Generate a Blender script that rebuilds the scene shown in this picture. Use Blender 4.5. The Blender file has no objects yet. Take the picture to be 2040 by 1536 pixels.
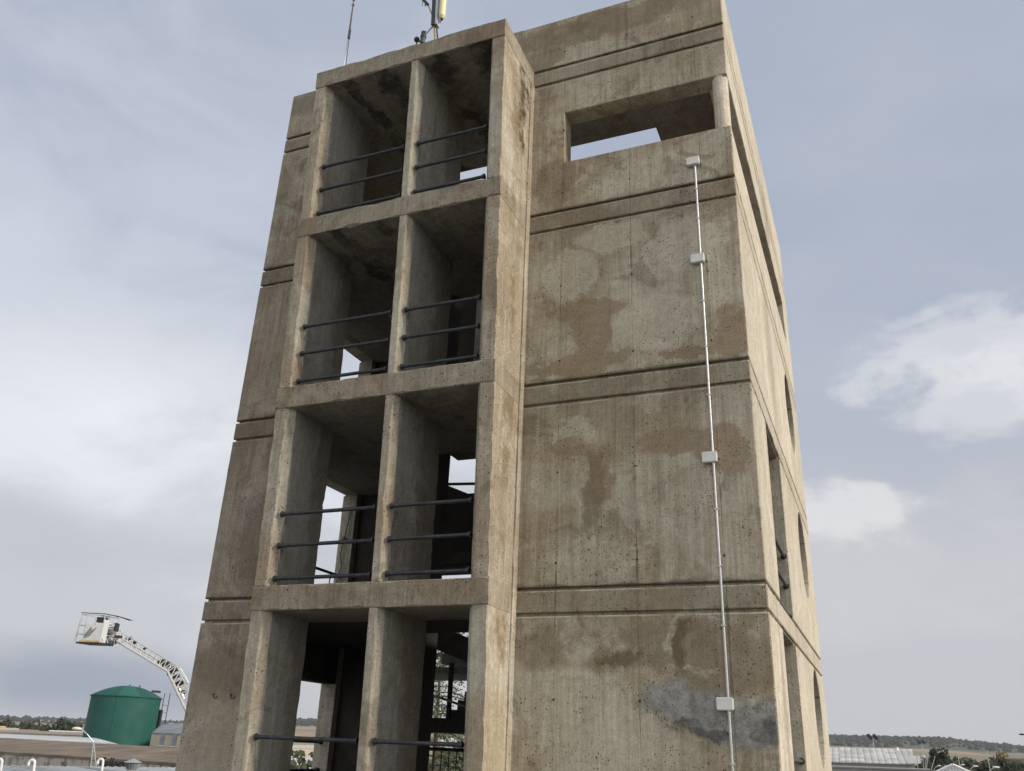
import bpy, bmesh, math, random
from mathutils import Vector, Matrix, noise
random.seed(7)
SC = bpy.context.scene
C = SC.collection
R = math.radians
# ------------------------------------------------------------------ camera
CAM = Vector((1.182, -10.857, -2.017))
YAW, PIT, ROLL, F = -0.40466, 0.40437, 0.04134, 1705.0
GZ = -9.0                                   # ground level
_fw = Vector((math.sin(YAW)*math.cos(PIT), math.cos(YAW)*math.cos(PIT), math.sin(PIT)))
_r0 = Vector((math.cos(YAW), -math.sin(YAW), 0)); _u0 = _r0.cross(_fw)
_rt = _r0*math.cos(ROLL) + _u0*math.sin(ROLL); _up = -_r0*math.sin(ROLL) + _u0*math.cos(ROLL)
cd = bpy.data.cameras.new('camera'); cam = bpy.data.objects.new('camera', cd); C.objects.link(cam)
cam.matrix_world = Matrix(((_rt.x, _up.x, -_fw.x, CAM.x), (_rt.y, _up.y, -_fw.y, CAM.y), (_rt.z, _up.z, -_fw.z, CAM.z), (0, 0, 0, 1)))
cd.sensor_fit = 'HORIZONTAL'; cd.sensor_width = 36; cd.lens = F/2040*36
cd.clip_start = 0.1; cd.clip_end = 20000
SC.camera = cam
def ray(u, v):
    d = _fw*F + _rt*(u-1020) - _up*(v-768); return d.normalized()
def at(u, v, D):                             # the point at horizontal distance D seen at survey angles (u, v)
    d = ray(u, v); return CAM + d*(D/math.hypot(d.x, d.y))
# ------------------------------------------------------------------ render settings
SC.view_settings.view_transform = 'Standard'; SC.view_settings.look = 'None'
SC.view_settings.exposure = 0.0; SC.view_settings.gamma = 1.0
# ------------------------------------------------------------------ node helper
class NT:
    def __init__(s, tree): s.t = tree; s.n = tree.nodes; s.l = tree.links
    def node(s, ty, **k):
        n = s.n.new(ty)
        for a, b in k.items(): setattr(n, a, b)
        return n
    def put(s, sock, v):
        if isinstance(v, bpy.types.NodeSocket): s.l.new(v, sock)
        elif isinstance(v, (tuple, list)) and sock.type == 'RGBA' and len(v) == 3: sock.default_value = (*v, 1)
        else: sock.default_value = v
    def m(s, op, a, b=0.0, c=None, clamp=False):
        n = s.node('ShaderNodeMath', operation=op, use_clamp=clamp)
        s.put(n.inputs[0], a); s.put(n.inputs[1], b)
        if c is not None: s.put(n.inputs[2], c)
        return n.outputs[0]
    def vm(s, op, a, b):
        n = s.node('ShaderNodeVectorMath', operation=op); s.put(n.inputs[0], a); s.put(n.inputs[1], b)
        return n.outputs['Value'] if op in ('DOT_PRODUCT', 'LENGTH', 'DISTANCE') else n.outputs[0]
    def mix(s, f, a, b, mode='MIX'):
        n = s.node('ShaderNodeMix', data_type='RGBA', blend_type=mode)
        s.put(n.inputs[0], f); s.put(n.inputs[6], a); s.put(n.inputs[7], b); return n.outputs[2]
    def noise(s, vec, scale, detail=4, rough=0.55, dist=0.0):
        n = s.node('ShaderNodeTexNoise'); s.put(n.inputs['Vector'], vec); n.inputs['Scale'].default_value = scale
        n.inputs['Detail'].default_value = detail; n.inputs['Roughness'].default_value = rough; n.inputs['Distortion'].default_value = dist
        return n.outputs[0]
    def step(s, v, a, b, o0=0.0, o1=1.0):      # smooth ramp a->b
        n = s.node('ShaderNodeMapRange', interpolation_type='SMOOTHSTEP'); s.put(n.inputs[0], v)
        if a > b: a, b, o0, o1 = b, a, o1, o0
        n.inputs[1].default_value = a; n.inputs[2].default_value = b; n.inputs[3].default_value = o0; n.inputs[4].default_value = o1
        return n.outputs[0]
    def sep(s, v):
        n = s.node('ShaderNodeSeparateXYZ'); s.put(n.inputs[0], v); return n.outputs
    def comb(s, x, y, z):
        n = s.node('ShaderNodeCombineXYZ'); s.put(n.inputs[0], x); s.put(n.inputs[1], y); s.put(n.inputs[2], z); return n.outputs[0]
# ------------------------------------------------------------------ world: hazy blue sky with layered cloud
SUN = Vector((0.88, -0.05, 0.46)).normalized()
W = bpy.data.worlds.new('World'); SC.world = W; W.use_nodes = True
t = NT(W.node_tree); t.n.clear()
out = t.node('ShaderNodeOutputWorld')
sky = t.node('ShaderNodeTexSky', sky_type='NISHITA', sun_disc=False)
sky.sun_elevation = math.asin(SUN.z); sky.sun_rotation = math.atan2(SUN.x, SUN.y)
bg1 = t.node('ShaderNodeBackground'); t.l.new(sky.outputs[0], bg1.inputs[0]); bg1.inputs[1].default_value = 0.10
V = t.node('ShaderNodeTexCoord').outputs['Generated']
vx, vy, vz = t.sep(V)
def blob(dirs, ra, rb, soft, warp):            # soft cloud mass around a direction; ra across, rb in height
    d = Vector(dirs).normalized(); side = Vector((d.y, -d.x, 0)).normalized(); up = side.cross(d)
    a = t.m('DIVIDE', t.vm('DOT_PRODUCT', V, tuple(side)), ra); b = t.m('DIVIDE', t.m('SUBTRACT', t.vm('DOT_PRODUCT', V, tuple(up)), 0.0), rb)
    q = t.m('SQRT', t.m('ADD', t.m('MULTIPLY', a, a), t.m('MULTIPLY', b, b)))
    q = t.m('ADD', q, warp)
    front = t.step(t.vm('DOT_PRODUCT', V, tuple(d)), 0.0, 0.4)
    return t.m('MULTIPLY', t.step(q, 1.0, 1.0-soft), front)
# clouds streaked along the horizon
strv = t.comb(vx, vy, t.m('MULTIPLY', vz, 3.2))
nS = t.noise(strv, 3.2, 7, 0.52, 0.6)
nL = t.noise(t.comb(vx, vy, t.m('MULTIPLY', vz, 1.6)), 2.0, 8, 0.55, 0.4)
nF = t.noise(t.comb(vx, vy, t.m('MULTIPLY', vz, 1.9)), 5.0, 9, 0.56, 0.5)
w1 = t.m('MULTIPLY', t.m('SUBTRACT', nF, 0.5), 2.4)
nC = t.noise(t.comb(vx, vy, t.m('MULTIPLY', vz, 1.7)), 13.0, 9, 0.60, 0.2)
w3 = t.m('ADD', t.m('MULTIPLY', w1, 0.7), t.m('MULTIPLY', t.m('SUBTRACT', nC, 0.5), 1.8))
w2 = t.m('MULTIPLY', t.m('SUBTRACT', nS, 0.5), 2.6)
BLUE = (0.425, 0.48, 0.59); GREY = (0.54, 0.565, 0.61); WHITE = (0.92, 0.935, 0.97); DARK = (0.25, 0.30, 0.42); LOW = (0.585, 0.59, 0.625)
leftd = ray(150, 700); 
lf = t.step(t.vm('DOT_PRODUCT', V, tuple(Vector((leftd.x, leftd.y, 0)).normalized())), 0.80, 0.97)
col = t.mix(t.step(nL, 0.40, 0.66), BLUE, (0.50, 0.54, 0.63))
col = t.mix(t.step(vz, 0.50, 0.04), col, LOW)
def B(u, v): return tuple(ray(u, v))
col = t.mix(t.m('MULTIPLY', blob(B(220, 820), 0.56, 0.27, 1.0, t.m('MULTIPLY', w1, 0.6)), 0.95), col, WHITE)
col = t.mix(t.m('MULTIPLY', blob(B(250, 380), 0.50, 0.32, 1.0, w1), 0.75), col, (0.60, 0.64, 0.74))
col = t.mix(t.m('MULTIPLY', blob(B(0, 1080), 0.36, 0.080, 0.9, t.m('MULTIPLY', w2, 0.7)), 0.80), col, (0.54, 0.555, 0.59))
col = t.mix(t.m('MULTIPLY', blob(B(230, 1205), 0.40, 0.050, 0.9, w2), 0.60), col, (0.60, 0.62, 0.66))
col = t.mix(t.m('MULTIPLY', blob(B(60, 1370), 0.34, 0.060, 0.9, t.m('MULTIPLY', w2, 0.5)), 0.85), col, DARK)
col = t.mix(t.m('MULTIPLY', blob(B(1990, 735), 0.19, 0.080, 0.6, w3), t.step(nC, 0.36, 0.56, 0.6, 0.95)), col, (0.82, 0.825, 0.845))
col = t.mix(t.m('MULTIPLY', blob(B(1800, 1140), 0.36, 0.13, 1.0, w1), 0.80), col, (0.655, 0.65, 0.66))
col = t.mix(t.m('MULTIPLY', blob(B(1650, 1025), 0.095, 0.042, 0.55, w3), 0.75), col, (0.84, 0.835, 0.84))
col = t.mix(t.m('MULTIPLY', blob(B(1760, 720), 0.13, 0.04, 1.0, w1), 0.35), col, (0.66, 0.69, 0.75))
# broad unseen bright cloud added behind the camera as fill light for the front
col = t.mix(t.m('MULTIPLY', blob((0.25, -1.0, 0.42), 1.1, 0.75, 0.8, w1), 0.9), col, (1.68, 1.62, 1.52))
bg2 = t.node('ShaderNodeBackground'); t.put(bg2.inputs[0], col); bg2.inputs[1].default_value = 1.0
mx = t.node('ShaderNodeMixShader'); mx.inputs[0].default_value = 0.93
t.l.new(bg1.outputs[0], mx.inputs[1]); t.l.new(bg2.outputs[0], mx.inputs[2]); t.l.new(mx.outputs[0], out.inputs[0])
sd = bpy.data.lights.new('sun', 'SUN'); sd.energy = 4.2; sd.angle = R(9); sd.color = (1.0, 0.90, 0.755)
so = bpy.data.objects.new('sun', sd); C.objects.link(so); so.rotation_euler = SUN.to_track_quat('Z', 'Y').to_euler(); so.location = (30, -10, 30)
# ------------------------------------------------------------------ materials
def newmat(name):
    m = bpy.data.materials.new(name); m.use_nodes = True; t = NT(m.node_tree)
    return m, t, t.n['Principled BSDF']
def bump(t, b, h, strength, dist):
    n = t.node('ShaderNodeBump'); n.inputs['Strength'].default_value = strength; n.inputs['Distance'].default_value = dist
    t.put(n.inputs['Height'], h); t.l.new(n.outputs[0], b.inputs['Normal'])
def paint(name, col, rough=0.5, metal=0.0, var=0.15, scale=4.0, bmp=0.0, vert=False):
    m, t, b = newmat(name)
    P = t.node('ShaderNodeTexCoord').outputs['Object']
    if vert: x, y, z = t.sep(P); P2 = t.comb(x, y, t.m('MULTIPLY', z, 0.2))
    else: P2 = P
    n = t.noise(P2, scale, 6, 0.6)
    lo = tuple(c*(1-var) for c in col); hi = tuple(min(1, c*(1+var)) for c in col)
    t.put(b.inputs['Base Color'], t.mix(t.step(n, 0.3, 0.7), lo, hi))
    b.inputs['Metallic'].default_value = metal
    t.put(b.inputs['Roughness'], t.step(t.noise(P, scale*3, 3), 0.3, 0.7, max(0, rough-0.1), min(1, rough+0.1)))
    if bmp: bump(t, b, t.noise(P, scale*8, 4), 0.5, bmp)
    return m
def concrete(name, axis='x', grey=(0.37, 0.345, 0.275), tan=(0.29, 0.24, 0.175), bias=0.5, stains=(), seams=None, ties=False, dirt=0.5, soot=0.0, bands=True):
    m, t, b = newmat(name)
    P = t.node('ShaderNodeNewGeometry').outputs['Position']
    x, y, z = t.sep(P)
    h = x if axis == 'x' else y
    wn = t.node('ShaderNodeTexNoise'); t.l.new(P, wn.inputs['Vector']); wn.inputs['Scale'].default_value = 1.9; wn.inputs['Detail'].default_value = 9; wn.inputs['Roughness'].default_value = 0.68
    wr, wg, wb = t.sep(wn.outputs[1])
    big = t.noise(P, 0.62, 6, 0.6, 0.7)
    col = t.mix(t.step(big, bias-0.10, bias+0.12), grey, tan)
    # cloudy lighter laitance areas with fairly sharp outlines
    pat = t.noise(P, 1.1, 8, 0.62, 1.2)
    col = t.mix(t.step(pat, 0.54, 0.60, 0, 0.45), col, tuple(c*1.22 for c in grey))
    pat2 = t.noise(t.vm('ADD', P, (7.3, 1.1, 3.7)), 1.5, 8, 0.66, 0.8)
    col = t.mix(t.step(pat2, 0.55, 0.63, 0, dirt*0.8), col, (0.125, 0.098, 0.066))
    # vertical streaks of run-off
    sv = t.comb(t.m('MULTIPLY', x, 7.0), t.m('MULTIPLY', y, 7.0), t.m('MULTIPLY', z, 0.35))
    st = t.noise(sv, 1.0, 5, 0.6, 0.2)
    col = t.mix(t.step(st, 0.50, 0.72, 0, 0.45*dirt+0.1), col, (0.12, 0.10, 0.075))
    col = t.mix(t.step(st, 0.46, 0.28, 0, 0.30), col, tuple(c*1.35 for c in grey))
    fs = t.noise(t.comb(t.m('MULTIPLY', x, 30.0), t.m('MULTIPLY', y, 30.0), t.m('MULTIPLY', z, 0.9)), 1.0, 4, 0.65)
    col = t.mix(1.0, col, t.comb(*[t.step(fs, 0.28, 0.72, 0.86, 1.13)]*3), 'MULTIPLY')
    if bands:   # weather dirt collecting on the string courses and just under them, where run-off sits
        zm = t.m('FLOORED_MODULO', t.m('ADD', z, 90.0), 3.0)                 # 0 at each floor line
        nz = t.m('MULTIPLY', t.m('SUBTRACT', wr, 0.5), 0.5)
        edge = t.m('MAXIMUM', t.step(t.m('ADD', zm, nz), 2.55, 2.72), t.step(t.m('ADD', zm, nz), 0.10, 0.02))
        col = t.mix(t.m('MULTIPLY', edge, 0.42*dirt*1.3), col, (0.115, 0.092, 0.064))
        lip = t.m('MAXIMUM', t.step(t.m('ABSOLUTE', t.m('SUBTRACT', zm, 2.632)), 0.014, 0.004), t.step(t.m('ABSOLUTE', t.m('SUBTRACT', zm, 2.968)), 0.014, 0.004))
        col = t.mix(t.m('MULTIPLY', lip, t.step(wb, 0.40, 0.58, 0, 0.65)), col, (0.52, 0.49, 0.41))
        drip = t.m('MULTIPLY', t.step(t.m('ADD', zm, t.m('MULTIPLY', t.m('SUBTRACT', wg, 0.5), 0.16)), 0.062, 0.03), dirt)
        col = t.mix(drip, col, (0.07, 0.055, 0.038))
        und = t.m('MULTIPLY', t.step(t.m('ADD', zm, t.m('MULTIPLY', st, 1.6)), 2.75, 3.3), 0.35*dirt)
        col = t.mix(und, col, (0.12, 0.10, 0.07))
    rough = None
    # individual stains: (colour, amount, feather, [ellipses (h, z, rh, rz)])
    hw = t.m('ADD', h, t.m('MULTIPLY', t.m('SUBTRACT', wr, 0.5), 1.0)); zw = t.m('ADD', z, t.m('MULTIPLY', t.m('SUBTRACT', wg, 0.5), 0.75))
    for (sc, amt, fe, els, mott) in stains:
        mask = None
        for (ch, cz, rh, rz) in els:
            a = t.m('DIVIDE', t.m('SUBTRACT', hw, ch), rh); c = t.m('DIVIDE', t.m('SUBTRACT', zw, cz), rz)
            q = t.m('SQRT', t.m('ADD', t.m('MULTIPLY', a, a), t.m('MULTIPLY', c, c)))
            e = t.step(q, 1.0+fe, 1.0-fe)
            mask = e if mask is None else t.m('MAXIMUM', mask, e)
        mask = t.m('MULTIPLY', mask, amt)
        if mott: mask = t.m('MULTIPLY', mask, t.step(t.noise(P, mott, 6, 0.75), 0.36, 0.60))
        col = t.mix(mask, col, sc)
        rough = mask if rough is None else t.m('MAXIMUM', rough, mask)
    # fine grain
    fg = t.noise(P, 38, 5, 0.7)
    col = t.mix(1.0, col, t.comb(*[t.step(fg, 0.25, 0.75, 0.80, 1.20)]*3), 'MULTIPLY')
    mg = t.noise(P, 9, 6, 0.7)
    col = t.mix(1.0, col, t.comb(*[t.step(mg, 0.25, 0.75, 0.86, 1.14)]*3), 'MULTIPLY')
    # blow holes
    hole = None
    for sc_, th, gate in ((8.0, 0.11, 0.63), (15.0, 0.17, 0.42), (30.0, 0.26, 0.42)):
        v = t.node('ShaderNodeTexVoronoi'); t.l.new(t.comb(x, y, t.m('MULTIPLY', z, 0.75)), v.inputs['Vector']); v.inputs['Scale'].default_value = sc_
        g = t.step(t.sep(v.outputs['Color'])[0], gate, gate+0.02)
        reg = t.step(t.noise(P, 1.3, 4), 0.42, 0.56)
        e = t.m('MULTIPLY', t.m('MULTIPLY', t.step(v.outputs['Distance'], th, th*0.55), g), reg)
        hole = e if hole is None else t.m('MAXIMUM', hole, e)
    col = t.mix(t.m('MULTIPLY', hole, 0.9), col, (0.035, 0.028, 0.02))
    hgt = t.m('ADD', t.m('MULTIPLY', fg, 0.30), t.m('MULTIPLY', mg, 0.8))
    hgt = t.m('SUBTRACT', hgt, t.m('MULTIPLY', hole, 1.5))
    if seams:   # joints between the formwork boards
        off, per = seams
        sm = t.m('ABSOLUTE', t.m('SUBTRACT', t.m('FLOORED_MODULO', t.m('ADD', t.m('SUBTRACT', h, off), t.m('MULTIPLY', t.m('SUBTRACT', wb, 0.5), 0.012)), per), per/2))
        lw = t.step(t.noise(t.vm('ADD', P, (3.1, 0, 1.7)), 1.3, 4), 0.48, 0.64, 0.0, 0.013)
        line = t.m('MULTIPLY', t.step(t.m('SUBTRACT', sm, lw), 0.008, 0.002), t.step(t.noise(P, 1.7, 3), 0.40, 0.62, 0.25, 1.0))
        col = t.mix(t.m('MULTIPLY', line, 0.72), col, (0.10, 0.085, 0.065))
        hgt = t.m('SUBTRACT', hgt, line)
        step_ = t.noise(t.comb(t.m('FLOOR', t.m('DIVIDE', t.m('SUBTRACT', h, off+per/2), per)), 0.0, t.m('FLOOR', t.m('DIVIDE', z, 3.0))), 5.3, 0)
        col = t.mix(1.0, col, t.comb(*[t.step(step_, 0.3, 0.7, 0.93, 1.07)]*3), 'MULTIPLY')
        if ties:
            a = sm; th = None
            zm = t.m('FLOORED_MODULO', t.m('ADD', z, 90.0), 3.0)
            for zz in (0.34, 1.61):
                d = t.m('SQRT', t.m('ADD', t.m('MULTIPLY', a, a), t.m('POWER', t.m('ABSOLUTE', t.m('SUBTRACT', zm, zz)), 2.0)))
                e = t.step(d, 0.021, 0.012); th = e if th is None else t.m('MAXIMUM', th, e)
            col = t.mix(t.m('MULTIPLY', th, 0.85), col, (0.03, 0.025, 0.02)); hgt = t.m('SUBTRACT', hgt, t.m('MULTIPLY', th, 3.0))
    if rough is not None: hgt = t.m('ADD', hgt, t.m('MULTIPLY', t.m('MULTIPLY', rough, t.noise(P, 45, 3, 0.8)), 2.2))
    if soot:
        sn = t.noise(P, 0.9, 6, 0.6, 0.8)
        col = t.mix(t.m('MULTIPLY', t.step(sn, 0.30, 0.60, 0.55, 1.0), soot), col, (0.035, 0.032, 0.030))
    t.put(b.inputs['Base Color'], col); b.inputs['Roughness'].default_value = 0.93
    b.inputs['Specular IOR Level'].default_value = 0.25
    bump(t, b, hgt, 0.7, 0.006)
    return m
RUST = (0.235, 0.182, 0.122)
conc_main = concrete('weathered_concrete', 'x', bias=0.5, seams=(-1.605-1.115/2, 1.115), ties=True, dirt=0.55, stains=(
    ((0.47, 0.445, 0.37), 0.5, 0.12, [(-1.25, 3.75, 0.62, 0.50), (-2.6, 4.75, 0.5, 0.45), (-0.75, 5.0, 0.5, 0.5), (-1.9, 5.35, 0.6, 0.25), (-2.45, 2.2, 0.35, 0.25)], 0),
    (RUST, 0.75, 0.16, [(-2.25, 4.18, 0.55, 0.20), (-2.20, 3.66, 0.30, 0.50), (-2.35, 3.24, 0.72, 0.20), (-0.20, 3.42, 0.26, 0.42), (-0.75, 3.2, 0.5, 0.10), (-2.1, 1.50, 0.26, 0.45), (-1.0, 1.95, 0.55, 0.22), (-0.45, 1.75, 0.4, 0.35), (-2.5, 2.0, 0.3, 0.2)], 0),
    ((0.17, 0.135, 0.09), 0.6, 0.20, [(-1.7, -0.75, 1.9, 0.28), (-0.3, -1.0, 0.9, 0.30), (-2.2, 1.35, 0.2, 0.5), (-2.8, 6.6, 0.4, 0.5), (-2.1, 9.75, 1.8, 0.3), (-3.1, 9.3, 0.5, 0.25)], 0),
    ((0.46, 0.44, 0.38), 0.55, 0.25, [(-2.0, -0.62, 0.16, 0.20), (-1.2, -0.62, 0.06, 0.18), (-2.45, -0.75, 0.22, 0.30), (-1.0, -0.98, 0.32, 0.03), (-0.9, -0.42, 0.3, 0.02)], 3.0),
    ((0.11, 0.085, 0.055), 0.75, 0.3, [(-1.05, -0.75, 0.10, 0.28), (-1.85, -0.90, 0.30, 0.07)], 0),
    ((0.145, 0.145, 0.138), 0.85, 0.22, [(-1.15, -1.40, 0.42, 0.26), (-0.75, -1.50, 0.5, 0.28), (-0.22, -1.66, 0.45, 0.26)], 0),
    ((0.31, 0.31, 0.295), 0.75, 0.25, [(-1.15, -1.38, 0.40, 0.24), (-0.75, -1.48, 0.5, 0.26), (-0.22, -1.64, 0.45, 0.24)], 6.0),
    ((0.07, 0.07, 0.07), 0.85, 0.30, [(-0.85, -1.72, 0.45, 0.06), (-0.08, -1.75, 0.16, 0.16)], 6.0)))
conc_wing = concrete('weathered_concrete_wing', 'x', grey=(0.31, 0.29, 0.24), tan=(0.255, 0.21, 0.16), bias=0.46, seams=(-8.07, 1.115), ties=True, dirt=0.6, stains=(
    ((0.12, 0.10, 0.07), 0.5, 0.4, [(-8.3, 9.8, 0.5, 0.25), (-7.6, 0.9, 0.5, 0.9), (-7.9, -1.0, 0.8, 0.35)], 0),
    ((0.33, 0.30, 0.24), 0.5, 0.2, [(-7.9, -2.2, 0.9, 0.75)], 0)))
conc_side = concrete('pale_concrete', 'y', grey=(0.47, 0.435, 0.36), tan=(0.43, 0.385, 0.305), bias=0.52, seams=(0.4, 1.115), dirt=0.22, stains=(((0.27, 0.245, 0.20), 0.6, 0.5, [(3.3, 4.6, 0.5, 1.5), (5.2, 8.6, 0.5, 0.8), (1.0, -1.5, 0.2, 1.0)], 0),))
conc_bay = concrete('bay_concrete', 'x', grey=(0.37, 0.345, 0.28), tan=(0.30, 0.25, 0.185), bias=0.5, dirt=0.45, bands=False)
conc_beam = concrete('beam_concrete', 'x', grey=(0.275, 0.245, 0.195), tan=(0.225, 0.185, 0.135), bias=0.5, dirt=0.45, bands=False)
conc_bayside = concrete('bay_end_concrete', 'y', grey=(0.36, 0.335, 0.275), tan=(0.30, 0.255, 0.19), bias=0.45, dirt=0.35, bands=False, seams=(-0.22, 5.0), stains=(
    ((0.17, 0.115, 0.06), 0.75, 0.45, [(-0.55, 8.1, 0.34, 1.1), (-0.45, 5.5, 0.30, 0.45), (-0.45, 2.4, 0.27, 0.45), (-0.45, 1.2, 0.12, 0.9), (-0.4, -0.6, 0.2, 0.4), (-0.5, 4.3, 0.12, 0.8)], 2.0),
    ((0.04, 0.032, 0.022), 0.95, 0.45, [(-0.40, 8.35, 0.17, 0.95), (-0.42, 7.5, 0.12, 0.6)], 2.6)))
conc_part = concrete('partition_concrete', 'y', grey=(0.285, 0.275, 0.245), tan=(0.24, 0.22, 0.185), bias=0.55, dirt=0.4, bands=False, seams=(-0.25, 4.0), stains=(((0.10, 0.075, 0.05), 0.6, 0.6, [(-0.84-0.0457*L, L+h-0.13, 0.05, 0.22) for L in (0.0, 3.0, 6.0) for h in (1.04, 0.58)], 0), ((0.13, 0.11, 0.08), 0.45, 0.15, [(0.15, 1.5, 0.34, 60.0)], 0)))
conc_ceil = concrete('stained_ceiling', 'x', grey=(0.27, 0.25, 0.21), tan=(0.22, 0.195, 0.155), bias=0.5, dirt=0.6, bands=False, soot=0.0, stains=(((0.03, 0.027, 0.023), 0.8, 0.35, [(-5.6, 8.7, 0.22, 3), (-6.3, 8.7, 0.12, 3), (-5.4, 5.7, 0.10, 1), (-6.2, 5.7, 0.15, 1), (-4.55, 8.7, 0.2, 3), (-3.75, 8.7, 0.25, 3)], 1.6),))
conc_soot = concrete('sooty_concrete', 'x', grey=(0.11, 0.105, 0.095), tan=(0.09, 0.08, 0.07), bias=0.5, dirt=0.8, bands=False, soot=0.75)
iron = paint('dark_blue_iron', (0.035, 0.042, 0.055), 0.45, 0.3, 0.3, 20, 0.002)
_t = NT(iron.node_tree); _P = _t.node('ShaderNodeTexCoord').outputs['Object']
_c = _t.mix(_t.step(_t.noise(_P, 9, 6, 0.7), 0.35, 0.65), (0.022, 0.026, 0.033), (0.045, 0.050, 0.060))
_c = _t.mix(_t.step(_t.noise(_P, 22, 5, 0.75), 0.58, 0.66, 0, 0.8), _c, (0.11, 0.07, 0.045))
_t.put(_t.n['Principled BSDF'].inputs['Base Color'], _c)
galv = paint('galvanised_steel', (0.44, 0.46, 0.47), 0.4, 0.35, 0.12, 12)
boxmat = paint('white_plastic', (0.62, 0.62, 0.60), 0.5, 0, 0.06, 8)
black = paint('black_paint', (0.02, 0.02, 0.024), 0.5, 0, 0.3, 10)
white = paint('white_paint', (0.75, 0.75, 0.74), 0.5, 0, 0.08, 5)
# ------------------------------------------------------------------ mesh helpers
def link(name, bm, mat, parent=None, smooth=False, loc=None):
    me = bpy.data.meshes.new(name)
    bmesh.ops.recalc_face_normals(bm, faces=bm.faces)
    if loc is not None: bmesh.ops.translate(bm, verts=bm.verts, vec=-Vector(loc))
    bm.to_mesh(me); bm.free()
    if smooth:
        for p in me.polygons: p.use_smooth = len(p.vertices) <= 4
    for m in (mat if isinstance(mat, (list, tuple)) else [mat]): me.materials.append(m)
    o = bpy.data.objects.new(name, me); C.objects.link(o)
    if loc is not None: o.location = loc
    if parent is not None:
        o.parent = parent
        o.location = o.location - parent_world(parent)
    return o
def parent_world(p):
    v = Vector((0, 0, 0))
    while p is not None: v += p.location; p = p.parent
    return v
def thing(name, label, cat, loc, group=None):
    o = bpy.data.objects.new(name, None); C.objects.link(o); o.location = loc; o.empty_display_size = 0.2
    return tag(o, label, cat, group)
def tag(o, label, cat, group=None):
    o['label'] = label; o['category'] = cat
    if group: o['group'] = group
    return o
def kind(o, k, label=None, cat=None):
    o['kind'] = k
    if label: o['label'] = label
    if cat: o['category'] = cat
    return o
def BM(): return bmesh.new()
def box(bm, a, b):
    x0, y0, z0 = a; x1, y1, z1 = b
    v = [bm.verts.new(p) for p in ((x0,y0,z0),(x1,y0,z0),(x1,y1,z0),(x0,y1,z0),(x0,y0,z1),(x1,y0,z1),(x1,y1,z1),(x0,y1,z1))]
    for f in ((0,3,2,1),(4,5,6,7),(0,1,5,4),(1,2,6,5),(2,3,7,6),(3,0,4,7)): bm.faces.new([v[i] for i in f])
def obox(bm, c, dx, dy, dz):                # box from a centre and three half-axis vectors
    c, dx, dy, dz = map(Vector, (c, dx, dy, dz))
    v = [bm.verts.new(c+dx*i+dy*j+dz*k) for k in (-1, 1) for i, j in ((-1,-1),(1,-1),(1,1),(-1,1))]
    for f in ((0,3,2,1),(4,5,6,7),(0,1,5,4),(1,2,6,5),(2,3,7,6),(3,0,4,7)): bm.faces.new([v[i] for i in f])
def tube(bm, a, b, r, n=10, r2=None, cap=True):
    a, b = Vector(a), Vector(b); d = (b-a).normalized(); r2 = r if r2 is None else r2
    u = d.orthogonal().normalized(); w = d.cross(u)
    A = [bm.verts.new(a+(u*math.cos(2*math.pi*i/n)+w*math.sin(2*math.pi*i/n))*r) for i in range(n)]
    B_ = [bm.verts.new(b+(u*math.cos(2*math.pi*i/n)+w*math.sin(2*math.pi*i/n))*r2) for i in range(n)]
    for i in range(n): bm.faces.new((A[i], A[(i+1)%n], B_[(i+1)%n], B_[i]))
    if cap: bm.faces.new([bm.verts.new(v.co) for v in A[::-1]]); bm.faces.new([bm.verts.new(v.co) for v in B_])
def path(bm, pts, r, n=6):
    for a, b in zip(pts, pts[1:]): tube(bm, a, b, r, n)
def ball(bm, c, r, sx=1, sy=1, sz=1, n=12):
    bmesh.ops.create_uvsphere(bm, u_segments=n, v_segments=max(6, n//2+2), radius=r, matrix=Matrix.Translation(c) @ Matrix.Diagonal((sx, sy, sz, 1)))
def jit(p, s, k=6.0):
    return noise.noise(Vector(p)*k)*s + noise.noise(Vector(p)*k*3.1)*s*0.6
def offs(poly, ds):                         # inset a counter-clockwise loop, one distance per edge
    n = len(poly); res = []
    for i in range(n):
        p0, p1, p2 = Vector(poly[i-1]), Vector(poly[i]), Vector(poly[(i+1) % n])
        e1 = (p1-p0).normalized(); e2 = (p2-p1).normalized()
        n1 = Vector((-e1.y, e1.x)); n2 = Vector((-e2.y, e2.x)); d1 = ds[i-1]; d2 = ds[i]
        cr = e1.x*e2.y - e1.y*e2.x
        if abs(cr) < 1e-4: res.append(p1+n1*d1); continue
        q1 = p1+n1*d1; q2 = p1+n2*d2
        k = ((q2.x-q1.x)*e2.y-(q2.y-q1.y)*e2.x)/cr
        res.append(q1+e1*k)
    return res
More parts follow.
